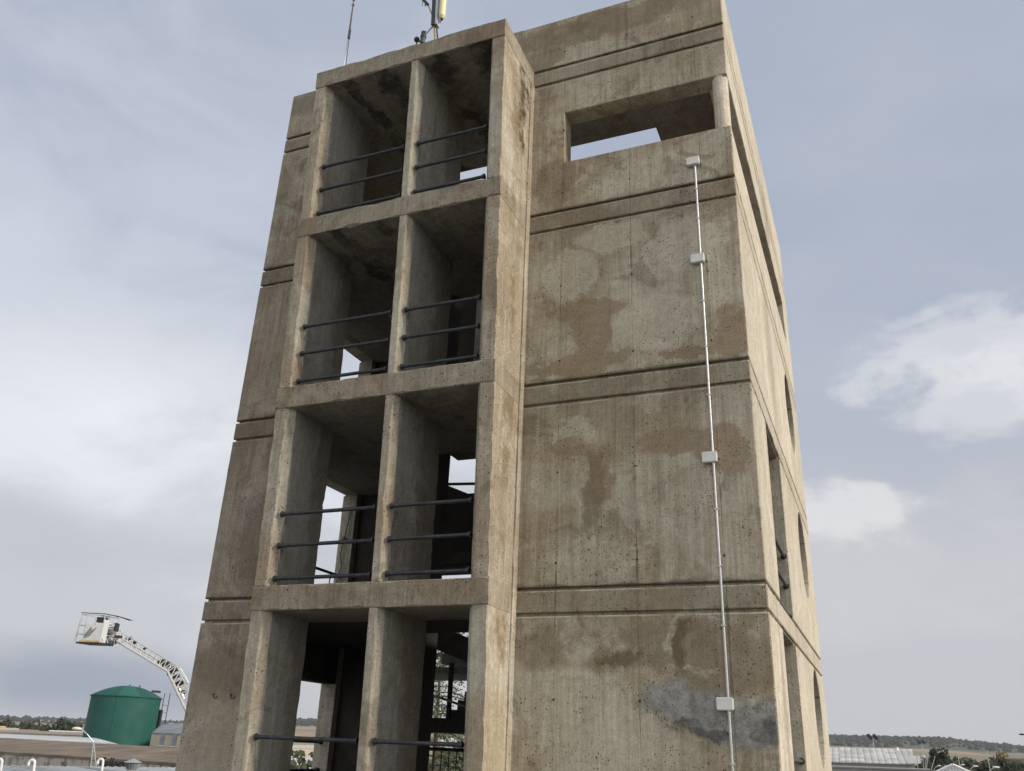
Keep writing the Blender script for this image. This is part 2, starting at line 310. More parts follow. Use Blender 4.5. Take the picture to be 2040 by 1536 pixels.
def plate(bm, outer, holes, M, depth, ch=0.012, flat=(), stepl=0.16):
    """wall panel: chamfered, slightly chipped front edge, sides running back by depth; M(u, v, w) -> point"""
    fr_edges = []
    for li, loop in enumerate([outer]+list(holes)):
        n = len(loop)
        ds = [0.0 if (li == 0 and i in flat) else ch for i in range(n)]
        ins = offs(loop, ds)
        A, Bv, Cv = [], [], []
        for i in range(n):
            a, b = Vector(loop[i]), Vector(loop[(i+1) % n]); ia, ib = ins[i], ins[(i+1) % n]
            k = max(1, int((b-a).length/stepl)) if n < 12 else 1
            for j in range(k):
                s = j/k; p = a.lerp(b, s); q = ia.lerp(ib, s)
                P3 = M(p.x, p.y, 0); jj = jit(P3, ch*0.9, 5.0) if ds[i] > 0 and 0 < j else 0
                if ds[i] > 0 and abs(jit(P3, 1.0, 2.3)) > 0.55: jj += ch*0.8
                e = (q-p); q = p + e*(1+max(-0.6, jj/ch)) if e.length > 0 else q
                A.append(bm.verts.new(M(q.x, q.y, 0))); Bv.append(bm.verts.new(M(p.x, p.y, ch))); Cv.append(bm.verts.new(M(p.x, p.y, depth)))
        N = len(A)
        for i in range(N):
            j = (i+1) % N
            bm.faces.new((A[i], A[j], Bv[j], Bv[i])); bm.faces.new((Bv[i], Bv[j], Cv[j], Cv[i]))
            fr_edges.append(bm.edges.get((A[i], A[j])))
    bmesh.ops.triangle_fill(bm, edges=fr_edges, use_beauty=True)
def rect(u0, v0, u1, v1): return [(u0, v0), (u1, v0), (u1, v1), (u0, v1)]
def circ(cu, cv, r, n=56): return [(cu+r*math.cos(-2*math.pi*i/n), cv+r*math.sin(-2*math.pi*i/n)) for i in range(n)]
def prism(bm, poly, a0, a1, axis='z', ch=0.016, stepl=0.13, f=lambda p: p):
    """poly in the plane across axis, corners chamfered by an irregular amount along the length"""
    n = len(poly); K = max(1, int((a1-a0)/stepl)); rings = []
    for k in range(K+1):
        a = a0+(a1-a0)*k/K; ring = []
        for i in range(n):
            p0, p, p2 = Vector(poly[i-1]), Vector(poly[i]), Vector(poly[(i+1) % n])
            c = ch*(0.8+2.2*max(-0.3, jit((p.x*3+i, p.y*3, a), 1.0, 3.0))+(1.6 if jit((p.x*5+i, p.y*5, a*1.3), 1.0, 2.0) > 0.62 else 0)) if ch > 0 else 1e-4
            for q in (p+(p0-p).normalized()*c, p+(p2-p).normalized()*c):
                P3 = (q.x, q.y, a) if axis == 'z' else (a, q.x, q.y)
                ring.append(bm.verts.new(f(Vector(P3))))
        rings.append(ring)
    m = 2*n
    for r0, r1 in zip(rings, rings[1:]):
        for i in range(m): bm.faces.new((r0[i], r0[(i+1)%m], r1[(i+1)%m], r1[i]))
    bm.faces.new(rings[0][::-1]); bm.faces.new(rings[-1])
# ------------------------------------------------------------------ the tower
LV = [-9.0, -6.0, -3.0, 0.0, 3.0, 6.0, 9.03]     # floor lines; a string course 0.32 m high hangs under each
BH = 0.33; WD = 8.59; D = 9.08; TOP = 10.12; T = 0.33; CR = 0.042
X0, X1 = -6.95, -3.30                            # ends of the projecting bay
tower = thing('training_tower', 'tall weathered concrete fire training tower with open balconies, grooved bands and round side windows', 'tower', (-4.3, 4.5, GZ))
def flare(p):                                    # the bay leans outwards slightly with height
    return Vector((p.x, p.y*(0.887+0.0457*p.z) if p.y < 0 else p.y, p.z))
def zpanels():                                   # (z0, z1, storey index or None for a band)
    g = 0.022; res = []
    for i, L in enumerate(LV):
        if i > 0: res.append((L-BH+g, L-g, None))
        nx = LV[i+1]-BH-g if i+1 < len(LV) else TOP
        res.append((L+g, nx, i))
    return res
STO = {6.0: 'top'}
def wall_mesh(M, u0, u1, wins, flat_r=False, flat_l=False, ucore=None, notch=None):
    """wins: {storey: [('rect', u0, z0, u1, z1) or ('circ', u, z, r)]}, heights from the floor line"""
    bm = BM(); CD = CR
    for z0, z1, s in zpanels():
        segs = [(u0, z0, u1, z1)]; holes = []
        flats = set()
        if flat_l: flats.add(3)
        if flat_r: flats.add(1)
        w = wins.get(s, []) if s is not None else []
        slots = sorted([q for q in w if q[0] == 'slot'], key=lambda q: q[1])
        if slots:                                # full-height opening: panel broken in pieces
            cur = u0
            for k, q in enumerate(slots):
                plate(bm, rect(cur, z0, q[1], z1), [], M, CD, flat=({3} if (flat_l and k == 0) else set())); cur = q[2]
            rest = [q for q in w if q[0] == 'circ']
            plate(bm, rect(cur, z0, u1, z1), [circ(q[1], LV[s]+q[2], q[3]) for q in rest], M, CD, flat=({1} if flat_r else set()))
            continue
        nt = [q for q in w if q[0] == 'notch']
        if nt:                                   # opening that runs out through one corner
            _, side, a, zb, zt = nt[0]; zb += LV[s]; zt += LV[s]
            if side == 'r': outer = [(u0, z0), (u1, z0), (u1, zb), (a, zb), (a, zt), (u1, zt), (u1, z1), (u0, z1)]; fl = {1, 5} if flat_r else set()
            else: outer = [(u0, z0), (u1, z0), (u1, z1), (u0, z1), (u0, zt), (a, zt), (a, zb), (u0, zb)]; fl = {3, 7} if flat_l else set()
            plate(bm, outer, [], M, CD, flat=fl); continue
        plate(bm, rect(*segs[0][:2], *segs[0][2:]), [circ(q[1], LV[s]+q[2], q[3]) for q in w if q[0] == 'circ'], M, CD, flat=flats)
    # the body of the wall behind the panels
    c0, c1 = ucore or (u0, u1)
    for i, L in enumerate(LV):
        zt = LV[i+1]-BH if i+1 < len(LV) else TOP
        w = wins.get(i, [])
        zb = L-BH if i > 0 else L
        def core(a, za, b, zb_, holes=()):
            fr = []
            for loop in [rect(a, za, b, zb_)]+list(holes):
                A = [bm.verts.new(M(p[0], p[1], CR+0.0005)) for p in loop]; Q = [bm.verts.new(M(p[0], p[1], T)) for p in loop]
                for j in range(len(A)):
                    k = (j+1) % len(A); bm.faces.new((A[j], A[k], Q[k], Q[j]))
                fr.append(([bm.edges.get((A[j], A[(j+1) % len(A)])) for j in range(len(A))], [bm.edges.get((Q[j], Q[(j+1) % len(Q)])) for j in range(len(Q))]))
            bmesh.ops.triangle_fill(bm, edges=[e for f_ in fr for e in f_[0]], use_beauty=True)
            bmesh.ops.triangle_fill(bm, edges=[e for f_ in fr for e in f_[1]], use_beauty=True)
        if i > 0: core(c0, zb, c1, L)
        slots = sorted([q for q in w if q[0] == 'slot'], key=lambda q: q[1]); nt = [q for q in w if q[0] == 'notch']
        if slots:
            cur = c0
            for q in slots: core(cur, L, q[1], zt); cur = q[2]
            core(cur, L, c1, zt, [circ(q[1], L+q[2], q[3]) for q in w if q[0] == 'circ'])
        elif nt:
            _, side, a, nb, ntp = nt[0]
            core(c0, L, c1, L+nb); core(c0, L+ntp, c1, zt)
            if side == 'r': core(c0, L+nb, a, L+ntp)
            else: core(a, L+nb, c1, L+ntp)
        else: core(c0, L, c1, zt, [circ(q[1], L+q[2], q[3]) for q in w if q[0] == 'circ'])
    return bm
Mf = lambda u, v, w: Vector((u, w, v))
link('wall', wall_mesh(Mf, -3.55, 0.0, {5: [('notch', 'r', -2.70, 0.95, 1.975)]}, flat_r=False, flat_l=True, ucore=(-3.55, -CR)), conc_main, tower)
link('wall', wall_mesh(Mf, -WD, -6.84, {}, flat_r=True, ucore=(-WD+CR, -6.84)), conc_wing, tower)
Ms = lambda u, v, w: Vector((-w, u, v))
slotS = ('slot', 1.5, 3.38)
sw = {i: [slotS, ('circ', 6.9, 1.77, 0.85)] for i in range(0, 4)}
sw[4] = [('circ', 6.9, 1.77, 0.85)]; sw[5] = [('notch', 'l', 7.95, 0.95, 1.975)]
link('wall', wall_mesh(Ms, CR, D, sw, flat_l=True, ucore=(T, D-CR)), conc_side, tower)
Ml = lambda u, v, w: Vector((-WD+w, u, v))
lw = {i: [('slot', 1.5, 3.46)] for i in range(0, 5)}
link('wall', wall_mesh(Ml, CR, 4.3, lw, flat_l=True, ucore=(T, 4.3)), conc_side, tower)
bm = BM(); box(bm, (-4.8, D-T, GZ), (-T, D, TOP)); link('wall', bm, conc_wing, tower)
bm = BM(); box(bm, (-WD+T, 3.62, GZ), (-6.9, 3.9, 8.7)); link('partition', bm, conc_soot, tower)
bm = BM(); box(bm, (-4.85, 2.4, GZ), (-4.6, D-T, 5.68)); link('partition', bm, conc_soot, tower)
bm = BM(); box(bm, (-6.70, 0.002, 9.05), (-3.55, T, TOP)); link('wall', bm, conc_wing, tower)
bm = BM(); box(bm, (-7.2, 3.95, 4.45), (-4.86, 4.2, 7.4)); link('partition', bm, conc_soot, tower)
bm = BM(); box(bm, (-5.95, 3.7, 4.0), (-5.62, 3.94, 7.2)); link('shaft_column', bm, conc_part, tower)
bm = BM(); obox(bm, (-5.2, 3.8, 6.1), (0.45, 0, -0.42), (0, 0.1, 0), (0.10, 0, 0.12)); link('stringer', bm, conc_part, tower)
# lintel over the low door of the bottom storeys on the left wall
bm = BM(); box(bm, (-WD+0.03, 1.5, -0.98), (-WD+T-0.01, 3.46, -0.34)); link('lintel', bm, conc_soot, tower)
# round corner column of the top window
bm = BM(); tube(bm, (-0.128, 0.128, 6.945), (-0.128, 0.128, 7.98), 0.122, 40); link('corner_column', bm, conc_side, tower, smooth=False)
for p in bpy.data.objects['corner_column'].data.polygons: p.use_smooth = len(p.vertices) == 4
# floor slabs
for i, L in enumerate(LV[1:], 1):
    bm = BM()
    zt, zb = L-0.004, L-BH+0.004
    box(bm, (-WD+T, T, zb), (-T, 1.66 if i < 6 else 1.74, zt))
    if i < 6: box(bm, (-4.6, 1.66, zb), (-T, D-T, zt)); box(bm, (-WD+T, 1.66, zb), (-6.9, 3.62, zt))
    else: box(bm, (-1.53, 1.74, zb), (-T, D-T, zt)); box(bm, (-WD+T, 1.74, zb), (-5.86, 4.6, zt))
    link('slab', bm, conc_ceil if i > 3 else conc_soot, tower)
# bay: beams at each floor line
for i, L in enumerate(LV[1:], 1):
    bm = BM()
    top = L+0.01 if i < 6 else 9.045
    prism(bm, [(-1.012, L-BH), (T+0.001, L-BH), (T+0.001, top), (-1.012, top)], X0-0.004, X1+0.004, 'x', 0.014, 0.11, flare)
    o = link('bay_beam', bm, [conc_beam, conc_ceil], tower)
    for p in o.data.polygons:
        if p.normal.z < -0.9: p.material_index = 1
# bay: columns with tapered noses, one run per storey
for i, L in enumerate(LV[:-1]):
    z0 = L+0.01 if i else L; z1 = LV[i+1]-BH
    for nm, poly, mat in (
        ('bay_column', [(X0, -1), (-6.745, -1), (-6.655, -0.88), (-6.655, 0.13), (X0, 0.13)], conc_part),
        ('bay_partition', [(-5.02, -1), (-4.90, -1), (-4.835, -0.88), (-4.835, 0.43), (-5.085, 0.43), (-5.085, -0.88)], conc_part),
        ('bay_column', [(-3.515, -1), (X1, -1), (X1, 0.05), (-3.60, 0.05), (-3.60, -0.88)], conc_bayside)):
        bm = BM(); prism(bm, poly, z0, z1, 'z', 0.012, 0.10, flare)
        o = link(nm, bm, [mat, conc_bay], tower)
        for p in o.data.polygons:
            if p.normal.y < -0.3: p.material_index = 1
# narrow pilaster strip where the bay meets the wall
bm = BM(); prism(bm, [(X1-0.01, -0.13), (X1+0.028, -0.13), (X1+0.028, 0.03), (X1-0.01, 0.03)], GZ, 8.70, 'z', 0.008, 0.2); link('pilaster', bm, conc_bayside, tower)
# railings
def rail(a, b, r=0.027):
    bm = BM(); a, b = Vector(a), Vector(b); tube(bm, a, b, r, 12)
    d = (b-a).normalized()
    o = link('rail', bm, iron, tower, smooth=True, loc=tuple((a+b)/2))
    for e, s in ((a, 1), (b, -1)):
        bm = BM(); tube(bm, e, e+d*s*0.018, 0.045, 14); tube(bm, e+d*s*0.018, e+d*s*0.05, 0.034, 12); link('flange', bm, iron, o, loc=tuple(e))
    return o
def bayy(z, k=0.935): return -(0.887+0.0457*z)*k
for L in (-3.0, 0.0, 3.0, 6.0):
    for h in (1.04, 0.58, 0.115):
        if L < -2 and h < 0.9: continue
        y = bayy(L+h)
        rail((-6.655, y, L+h), (-5.07, y, L+h)); rail((-4.835, y, L+h), (-3.60, y, L+h))
for L in (-3.0, 0.0):
    for h in (1.02, 0.55, 0.08): rail((-0.07, 1.5, L+h), (-0.07, 3.38, L+h)); rail((-WD+0.15, 1.5, L+h), (-WD+0.15, 3.46, L+h))
# shaft column and stair behind the bay
bm = BM(); prism(bm, [(-6.12, 1.66), (-5.50, 1.66), (-5.50, 2.1), (-6.12, 2.1)], GZ, 5.68, 'z', 0.015, 0.3); link('shaft_column', bm, conc_soot, tower)
bm = BM(); box(bm, (-5.50, 1.70, 2.80), (-4.85, 2.40, 2.95)); link('landing', bm, conc_main, tower)
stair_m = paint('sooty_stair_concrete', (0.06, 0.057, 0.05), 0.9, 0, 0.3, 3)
def flight(x0, x1, ya, za, yb, zb, n=8):
    bm = BM(); sy = (yb-ya)/n; sz = (zb-za)/n
    for k in range(n):
        y0, y1 = sorted((ya+sy*k, ya+sy*(k+1))); z = za+sz*(k+1)
        box(bm, (x0, y0, z-0.19), (x1, y1, z))
    d = Vector((0, yb-ya, zb-za)); L_ = d.length; d.normalize(); nn = Vector((0, -d.z, d.y)) * (1 if d.y > 0 else -1)
    c = Vector(((x0+x1)/2, (ya+yb)/2, (za+zb)/2)) - nn*0.14
    obox(bm, c, ((x1-x0)/2-0.002, 0, 0), d*L_/2, nn*0.08)
    link('stair_flight', bm, stair_m, tower)
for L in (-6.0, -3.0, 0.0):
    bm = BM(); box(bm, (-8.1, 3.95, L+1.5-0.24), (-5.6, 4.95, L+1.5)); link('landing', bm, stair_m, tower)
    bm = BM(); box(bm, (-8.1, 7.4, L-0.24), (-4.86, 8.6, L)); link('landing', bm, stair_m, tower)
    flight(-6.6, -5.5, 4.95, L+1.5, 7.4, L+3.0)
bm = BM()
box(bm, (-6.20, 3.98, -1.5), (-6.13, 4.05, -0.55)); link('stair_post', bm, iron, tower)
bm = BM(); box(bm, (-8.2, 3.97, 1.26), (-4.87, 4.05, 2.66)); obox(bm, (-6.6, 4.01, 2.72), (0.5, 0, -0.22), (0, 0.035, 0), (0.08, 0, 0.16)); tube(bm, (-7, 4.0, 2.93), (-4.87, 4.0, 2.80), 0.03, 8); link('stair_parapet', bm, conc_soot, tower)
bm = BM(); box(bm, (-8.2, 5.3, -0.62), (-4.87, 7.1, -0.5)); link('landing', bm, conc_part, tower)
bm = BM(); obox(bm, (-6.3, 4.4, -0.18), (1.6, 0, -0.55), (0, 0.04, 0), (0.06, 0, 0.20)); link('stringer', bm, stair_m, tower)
# balustrade low down behind the right opening
bm = BM()
for z in (-2.02, -2.42): tube(bm, (-7.6, 4.0, z), (-5.3, 4.0, z), 0.03, 8)
for k in range(16): tube(bm, (-7.6+k*0.15, 4.0, -2.95), (-7.6+k*0.15, 4.0, -2.02), 0.011, 6)
tube(bm, (-5.75, 4.0, -3), (-5.75, 4.0, -1.96), 0.04, 8)
link('balustrade', bm, iron, tower)
# ------------------------------------------------------------------ conduit on the wall
cx = -0.565
con = thing('electrical_conduit', 'thin galvanised conduit with white junction boxes running down the tower wall', 'conduit', (cx, -0.02, -3))
boxes = [(-0.595, 6.385), (-0.605, 4.66), (-0.59, 1.63), (-0.57, -1.405)]
def px(z): return -0.575 + (6.4-z)*0.005
segs = [(-3.5, boxes[3][1]-0.07), (boxes[3][1]+0.07, boxes[2][1]-0.07), (boxes[2][1]+0.07, boxes[1][1]-0.07), (boxes[1][1]+0.07, boxes[0][1]-0.07)]
for a, b in segs:
    bm = BM(); tube(bm, (px(a), -0.025, a), (px(b), -0.025, b), 0.0165, 14)
    for k in range(1, int((b-a)/0.9)+1):
        z = a+(b-a)*k/(int((b-a)/0.9)+1); tube(bm, (px(z), -0.025, z-0.02), (px(z), -0.025, z+0.02), 0.017, 12)
    link('pipe', bm, galv, con, smooth=True)
    for k in range(1, int((b-a)/0.75)+1):
        z = a+(b-a)*k/(int((b-a)/0.75)+1)+0.1; bm = BM()
        obox(bm, (px(z), -0.022, z), (0.028, 0, 0), (0, 0.019, 0), (0, 0, 0.008)); link('clip', bm, galv, con)
for x, z in boxes:
    bm = BM(); box(bm, (x-0.095, -0.058, z-0.068), (x+0.095, -0.0, z+0.068))
    bmesh.ops.bevel(bm, geom=bm.edges[:], offset=0.012, segments=3, affect='EDGES'); j = link('junction_box', bm, boxmat, con, loc=(x, 0, z))
    bm = BM(); box(bm, (x-0.099, -0.078, z-0.072), (x+0.099, -0.0585, z+0.072))
    bmesh.ops.bevel(bm, geom=bm.edges[:], offset=0.009, segments=3, affect='EDGES')
    for sx in (-1, 1):
        for sz in (-1, 1): tube(bm, (x+sx*0.082, -0.080, z+sz*0.056), (x+sx*0.082, -0.077, z+sz*0.056), 0.007, 8)
    link('lid', bm, boxmat, j, loc=(x, -0.06, z))
    bm = BM(); tube(bm, (px(z), -0.025, z-0.095), (px(z), -0.025, z-0.068), 0.02, 12); link('gland', bm, boxmat, j, loc=(x, -0.02, z-0.08))
# iron hooks and small cable bits on the left wing
def hookpos(u, v):
    d = ray(u, v); p = CAM+d*(-CAM.y/d.y); return p.x, p.z
for i, (x, z) in enumerate((hookpos(430, 1386), hookpos(465, 1387))):
    bm = BM(); pts = [Vector((x+0.038*math.cos(a), -0.02-0.02*math.sin(a), z+0.034*math.sin(a))) for a in [R(150+k*24) for k in range(10)]]
    path(bm, pts, 0.006); tube(bm, (x-0.04, 0.004, z+0.02), (x-0.04, -0.03, z+0.02), 0.01, 6)
    o = link('wall_hook', bm, iron, None, loc=(x, 0, z)); tag(o, ('left' if i == 0 else 'right')+' one of two small bent iron hooks low on the left wing wall', 'hook', 'iron hooks on the left wing')
# rope and block hanging beside the slot
def sag(a, b, s, n=10):
    a, b = Vector(a), Vector(b); return [a.lerp(b, k/n)-Vector((0, 0, s*4*(k/n)*(1-k/n))) for k in range(n+1)]
ropem = paint('worn_rope', (0.22, 0.19, 0.15), 0.9, 0, 0.3, 30)
bm = BM(); path(bm, [(-8.35, 3.43, 2.35), (-8.38, 3.40, 1.95), (-8.42, 3.41, 1.72), (-8.46, 3.40, 1.45), (-8.40, 3.40, 1.2), (-8.47, 3.40, 0.9), (-8.43, 3.42, 0.75)], 0.014)
path(bm, [(-8.44, 3.3, 1.04), (-8.43, 3.1, 0.9), (-8.44, 3.12, 0.7), (-8.42, 3.02, 0.5), (-8.42, 3.0, 0.1)], 0.012); ball(bm, (-8.42, 3.4, 1.75), 0.05)
tag(link('rope', bm, ropem), 'knotted rope hanging on a jamb behind the rails of the third balcony row', 'rope')
# red and white tape and timber on the stair
redm = paint('red_tape', (0.45, 0.04, 0.03), 0.7); whm = paint('white_tape', (0.8, 0.8, 0.78), 0.7)
tp = thing('barrier_tape', 'red and white barrier tape strung across the stair, seen in the lowest right opening', 'tape', (-5.5, 1.6, -0.8))
pA, pB = Vector((-5.73, 1.62, -0.78)), Vector((-5.30, 1.62, -0.86))
pts = [(-5.98, 1.645, -0.84), (-5.85, 1.645, -0.85), (-5.62, 1.645, -0.90)], [(-6.0, 1.645, -1.0), (-5.8, 1.645, -1.10), (-5.50, 1.65, -1.2), (-5.6, 3.0, -1.28), (-5.5, 4.2, -1.42)]
k = 0
for pl in pts:
    for a, b in zip(pl, pl[1:]):
        a, b = Vector(a), Vector(b); n = max(1, int((b-a).length/0.16))
        for j in range(n):
            p, q = a.lerp(b, j/n), a.lerp(b, (j+1)/n); bm = BM(); obox(bm, (p+q)/2, (q-p)/2, (0, 0.003, 0), (0, 0, 0.02)); link('red_strip' if k % 3 == 0 else 'white_strip', bm, redm if k % 3 == 0 else whm, tp); k += 1
# ------------------------------------------------------------------ things on the tower roof
def onY(u, v, y):
    d = ray(u, v); return CAM+d*((y-CAM.y)/d.y)
b0 = onY(685, 132, 0.9); b0.z = 9.03
am = thing('lightning_rod', 'slim guyed lightning rod mast standing on the bay roof', 'mast', b0)
yb = 0.9
def zz(v): return onY(690, v, yb).z
bm = BM(); tube(bm, b0, (b0.x, yb, zz(-120)), 0.012, 8, 0.006); link('mast', bm, galv, am)
bm = BM(); tube(bm, (b0.x+0.02, yb, zz(78)), (b0.x+0.02, yb, zz(62)), 0.030, 10); tube(bm, (b0.x+0.012, yb, zz(62)), (b0.x+0.0, yb, zz(8)), 0.022, 8, 0.012); link('sleeve', bm, iron, am)
bm = BM(); tube(bm, (b0.x+0.16, yb-0.1, 9.03), (b0.x+0.035, yb, zz(78)), 0.008, 6); link('guy', bm, iron, am)
bm = BM(); ball(bm, (b0.x, yb, zz(5)), 0.03)
for k in range(5): a = k*1.256; tube(bm, (b0.x, yb, zz(12)), (b0.x+0.045*math.cos(a), yb+0.045*math.sin(a), zz(16)), 0.006, 5)
link('head', bm, iron, am)
c0 = onY(868, 78, 0.3); c0.z = 9.03
st = thing('sensor_post', 'dark sensor post with yellow cylinder and two camera heads on the bay roof', 'sensor post', c0)
y0 = 0.3; fr = lambda u, v, y=0.3: onY(u, v, y)
bm = BM(); a, b = fr(864.5, 52), fr(874, -150); obox(bm, (a+b)/2, (0.042, 0, 0), (0, 0.05, 0), (b-a)/2); link('post', bm, iron, st)
bm = BM(); a, b = fr(871, 52), fr(880, -150); obox(bm, (a+b)/2, (0.02, 0, 0), (0, 0.065, 0), (b-a)/2); link('plate', bm, galv, st)
yel = paint('yellow_plastic', (0.72, 0.65, 0.40), 0.4, 0, 0.06, 6); gold = paint('yellow_tube', (0.45, 0.32, 0.06), 0.5, 0, 0.1, 6)
bm = BM(); a, b = fr(880.5, 33), fr(886, -34); tube(bm, a, b, 0.066, 24); d = (a-b).normalized(); tube(bm, a, a+d*0.055, 0.066, 24, 0.035); o = link('cylinder', bm, yel, st, smooth=False)
bm = BM(); tube(bm, a+d*0.055, a+d*0.09, 0.024, 10); tube(bm, a+d*0.09+Vector((-0.02, 0, 0)), a+d*0.15+Vector((-0.03, 0, -0.01)), 0.012, 8); tube(bm, b-d*(-0.26), b-d*(-0.275), 0.070, 24); link('valve', bm, black, st)
bm = BM(); tube(bm, fr(866.5, 84), fr(864.5, 50), 0.018, 8); link('tube', bm, gold, st)
bm = BM(); tube(bm, fr(872.5, 84), fr(869, 46), 0.017, 8); link('leg', bm, iron, st)
bm = BM(); tube(bm, fr(864, 50), fr(846, 70), 0.02, 8); link('arm', bm, galv, st)
bm = BM(); tube(bm, fr(845, 65), fr(841, 86), 0.058, 14, 0.045); tube(bm, fr(843.5, 72.5), fr(843, 75), 0.061, 14); link('camera_head', bm, iron, st)
bm = BM(); ball(bm, fr(830.5, 79), 0.060); tube(bm, fr(830.5, 80), fr(829, 94), 0.012, 8); tube(bm, fr(831, 80), fr(841, 84), 0.02, 8); link('camera_head', bm, black, st)
bm = BM(); tube(bm, fr(861, 30), fr(852, 8), 0.014, 8); link('tube', bm, gold, st)
bm = BM(); tube(bm, fr(853, 10), fr(842, -2), 0.03, 8); tube(bm, fr(848, 6), fr(847, 12), 0.012, 6); tube(bm, fr(842, 2), fr(841, 12), 0.006, 6); tube(bm, fr(857, -4), fr(862, -2), 0.03, 8); link('bracket', bm, black, st)
# ------------------------------------------------------------------ terrain
def hor(u, v=1500): d = ray(u, v); return math.atan2(d.x, d.y)
AZ = [(hor(-400), .010), (hor(0), .011), (hor(170), .010), (hor(360), .012), (hor(600), .023), (hor(900), .019), (hor(1300), .024), (hor(1700), .0262), (hor(1860), .0275), (hor(2040), .0225), (hor(2500), .02)]
def ridge(az):
    if az <= AZ[0][0]: return AZ[0][1]
    for (a, h), (b, k) in zip(AZ, AZ[1:]):
        if az <= b: s = (az-a)/(b-a); s = s*s*(3-2*s); return h+(k-h)*s
    return AZ[-1][1]
def ground_h(az, r):
    if r < 300: return GZ
    s = min(1.0, (r-300)/2300.0); top = ridge(az)*2600+7.0
    z = GZ + top*s**1.45
    z += s*(noise.noise(Vector((math.sin(az)*r/420, math.cos(az)*r/420, 0)))*7 + noise.noise(Vector((math.sin(az)*r/120, math.cos(az)*r/120, 3)))*2)
    if r > 2600: z -= (r-2600)*0.014
    return z
bm = BM(); rs = [0, 20, 60, 120, 200, 300]+[300+i*75 for i in range(1, 33)]+[3000, 3600, 5000, 9000]; na = 260
rings = []
for r in rs:
    if r == 0: rings.append([bm.verts.new((CAM.x, CAM.y, GZ))]); continue
    rings.append([bm.verts.new((CAM.x+r*math.sin(-math.pi+2*math.pi*i/na), CAM.y+r*math.cos(-math.pi+2*math.pi*i/na), ground_h(-math.pi+2*math.pi*i/na, r))) for i in range(na)])
for i in range(na): bm.faces.new((rings[0][0], rings[1][i], rings[1][(i+1)%na]))
for a, b in zip(rings[1:], rings[2:]):
    for i in range(na): bm.faces.new((a[i], b[i], b[(i+1)%na], a[(i+1)%na]))
m, t, b = newmat('farmland')
P = t.node('ShaderNodeNewGeometry').outputs['Position']; x, y, z = t.sep(P)
n1 = t.noise(P, 0.0035, 3, 0.5, 0.3); n2 = t.noise(P, 0.03, 5, 0.6)
vr = t.node('ShaderNodeTexVoronoi'); t.l.new(t.comb(t.m('MULTIPLY', x, 0.0030), t.m('MULTIPLY', y, 0.0045), 0.0), vr.inputs['Vector']); vr.inputs['Scale'].default_value = 1.0
fld = t.sep(vr.outputs['Color'])[0]
c = t.mix(t.step(fld, 0.3, 0.7), (0.30, 0.215, 0.13), (0.17, 0.14, 0.09))
c = t.mix(t.step(n2, 0.4, 0.65, 0, 0.4), c, (0.14, 0.13, 0.08))
c = t.mix(t.step(t.m('ADD', z, t.m('MULTIPLY', t.m('SUBTRACT', n1, 0.5), 50)), 27, 33), c, (0.050, 0.058, 0.034))
c = t.mix(t.step(z, -8.6, -9.0), c, (0.15, 0.145, 0.135))
t.put(b.inputs['Base Color'], c); b.inputs['Roughness'].default_value = 1
kind(link('ground', bm, m, smooth=True), 'structure')
# ---- vegetation
def leafmat(name, a, bcol):
    m, t, b = newmat(name)
    P = t.node('ShaderNodeNewGeometry').outputs['Position']
    t.put(b.inputs['Base Color'], t.mix(t.step(t.noise(P, 1.2, 4), 0.35, 0.65), a, bcol)); b.inputs['Roughness'].default_value = 0.8
    return m
leafD = leafmat('dark_leaves', (0.016, 0.023, 0.012), (0.034, 0.045, 0.022)); leafM = leafmat('olive_leaves', (0.028, 0.038, 0.018), (0.055, 0.066, 0.03)); leafA = leafmat('autumn_leaves', (0.16, 0.13, 0.06), (0.24, 0.19, 0.09))
barkm = paint('bark', (0.09, 0.07, 0.05), 0.9, 0, 0.3, 8)
leafC = leafmat('cedar_needles', (0.07, 0.10, 0.055), (0.12, 0.155, 0.085))
def leaf(bm, c, s, rnd):
    a = Vector((rnd.uniform(-1, 1), rnd.uniform(-1, 1), rnd.uniform(-1, 1))).normalized(); b_ = a.orthogonal().normalized()
    v = [bm.verts.new(c+a*s*i+b_*s*0.6*j) for i, j in ((-1, 0), (0, -1), (1, 0), (0, 1))]; bm.faces.new(v)
def tree(loc, h, w, label, mat=None, n=900, seed=1, conic=False, group='trees beyond the training ground', cat='tree', nm='tree'):
    rnd = random.Random(seed); t_ = thing(nm, label, cat, loc, group); loc = Vector(loc)
    bm = BM(); tube(bm, loc, loc+Vector((0, 0, h*0.8)), h*0.03, 7, h*0.008)
    for k in range(6):
        a = rnd.uniform(0, 6.28); z = h*rnd.uniform(0.35, 0.7); tube(bm, loc+Vector((0, 0, z)), loc+Vector((math.cos(a)*w*0.3, math.sin(a)*w*0.3, z+h*0.15)), h*0.012, 5, h*0.004)
    link('trunk', bm, barkm, t_)
    bm = BM(); cl = []
    for k in range(max(10, n//55)):
        z = rnd.uniform(0.22, 0.95); prof = (1-z)*1.1+0.06 if conic else math.sqrt(max(0.02, 1-((z-0.58)/0.44)**2))
        a = rnd.uniform(0, 6.28); q = rnd.uniform(0.25, 0.95)*prof*w/2
        cl.append((Vector((math.cos(a)*q, math.sin(a)*q, z*h)), rnd.uniform(0.12, 0.24)*w*(0.6 if conic else 1)))
    for k in range(n):
        c, s = rnd.choice(cl); d = Vector((rnd.gauss(0, 1), rnd.gauss(0, 1), rnd.gauss(0, 0.75))).normalized()*s*rnd.uniform(0.4, 1.05)
        leaf(bm, loc+c+d, rnd.uniform(0.05, 0.085)*w, rnd)
    link('crown', bm, mat or leafD, t_)
    return t_
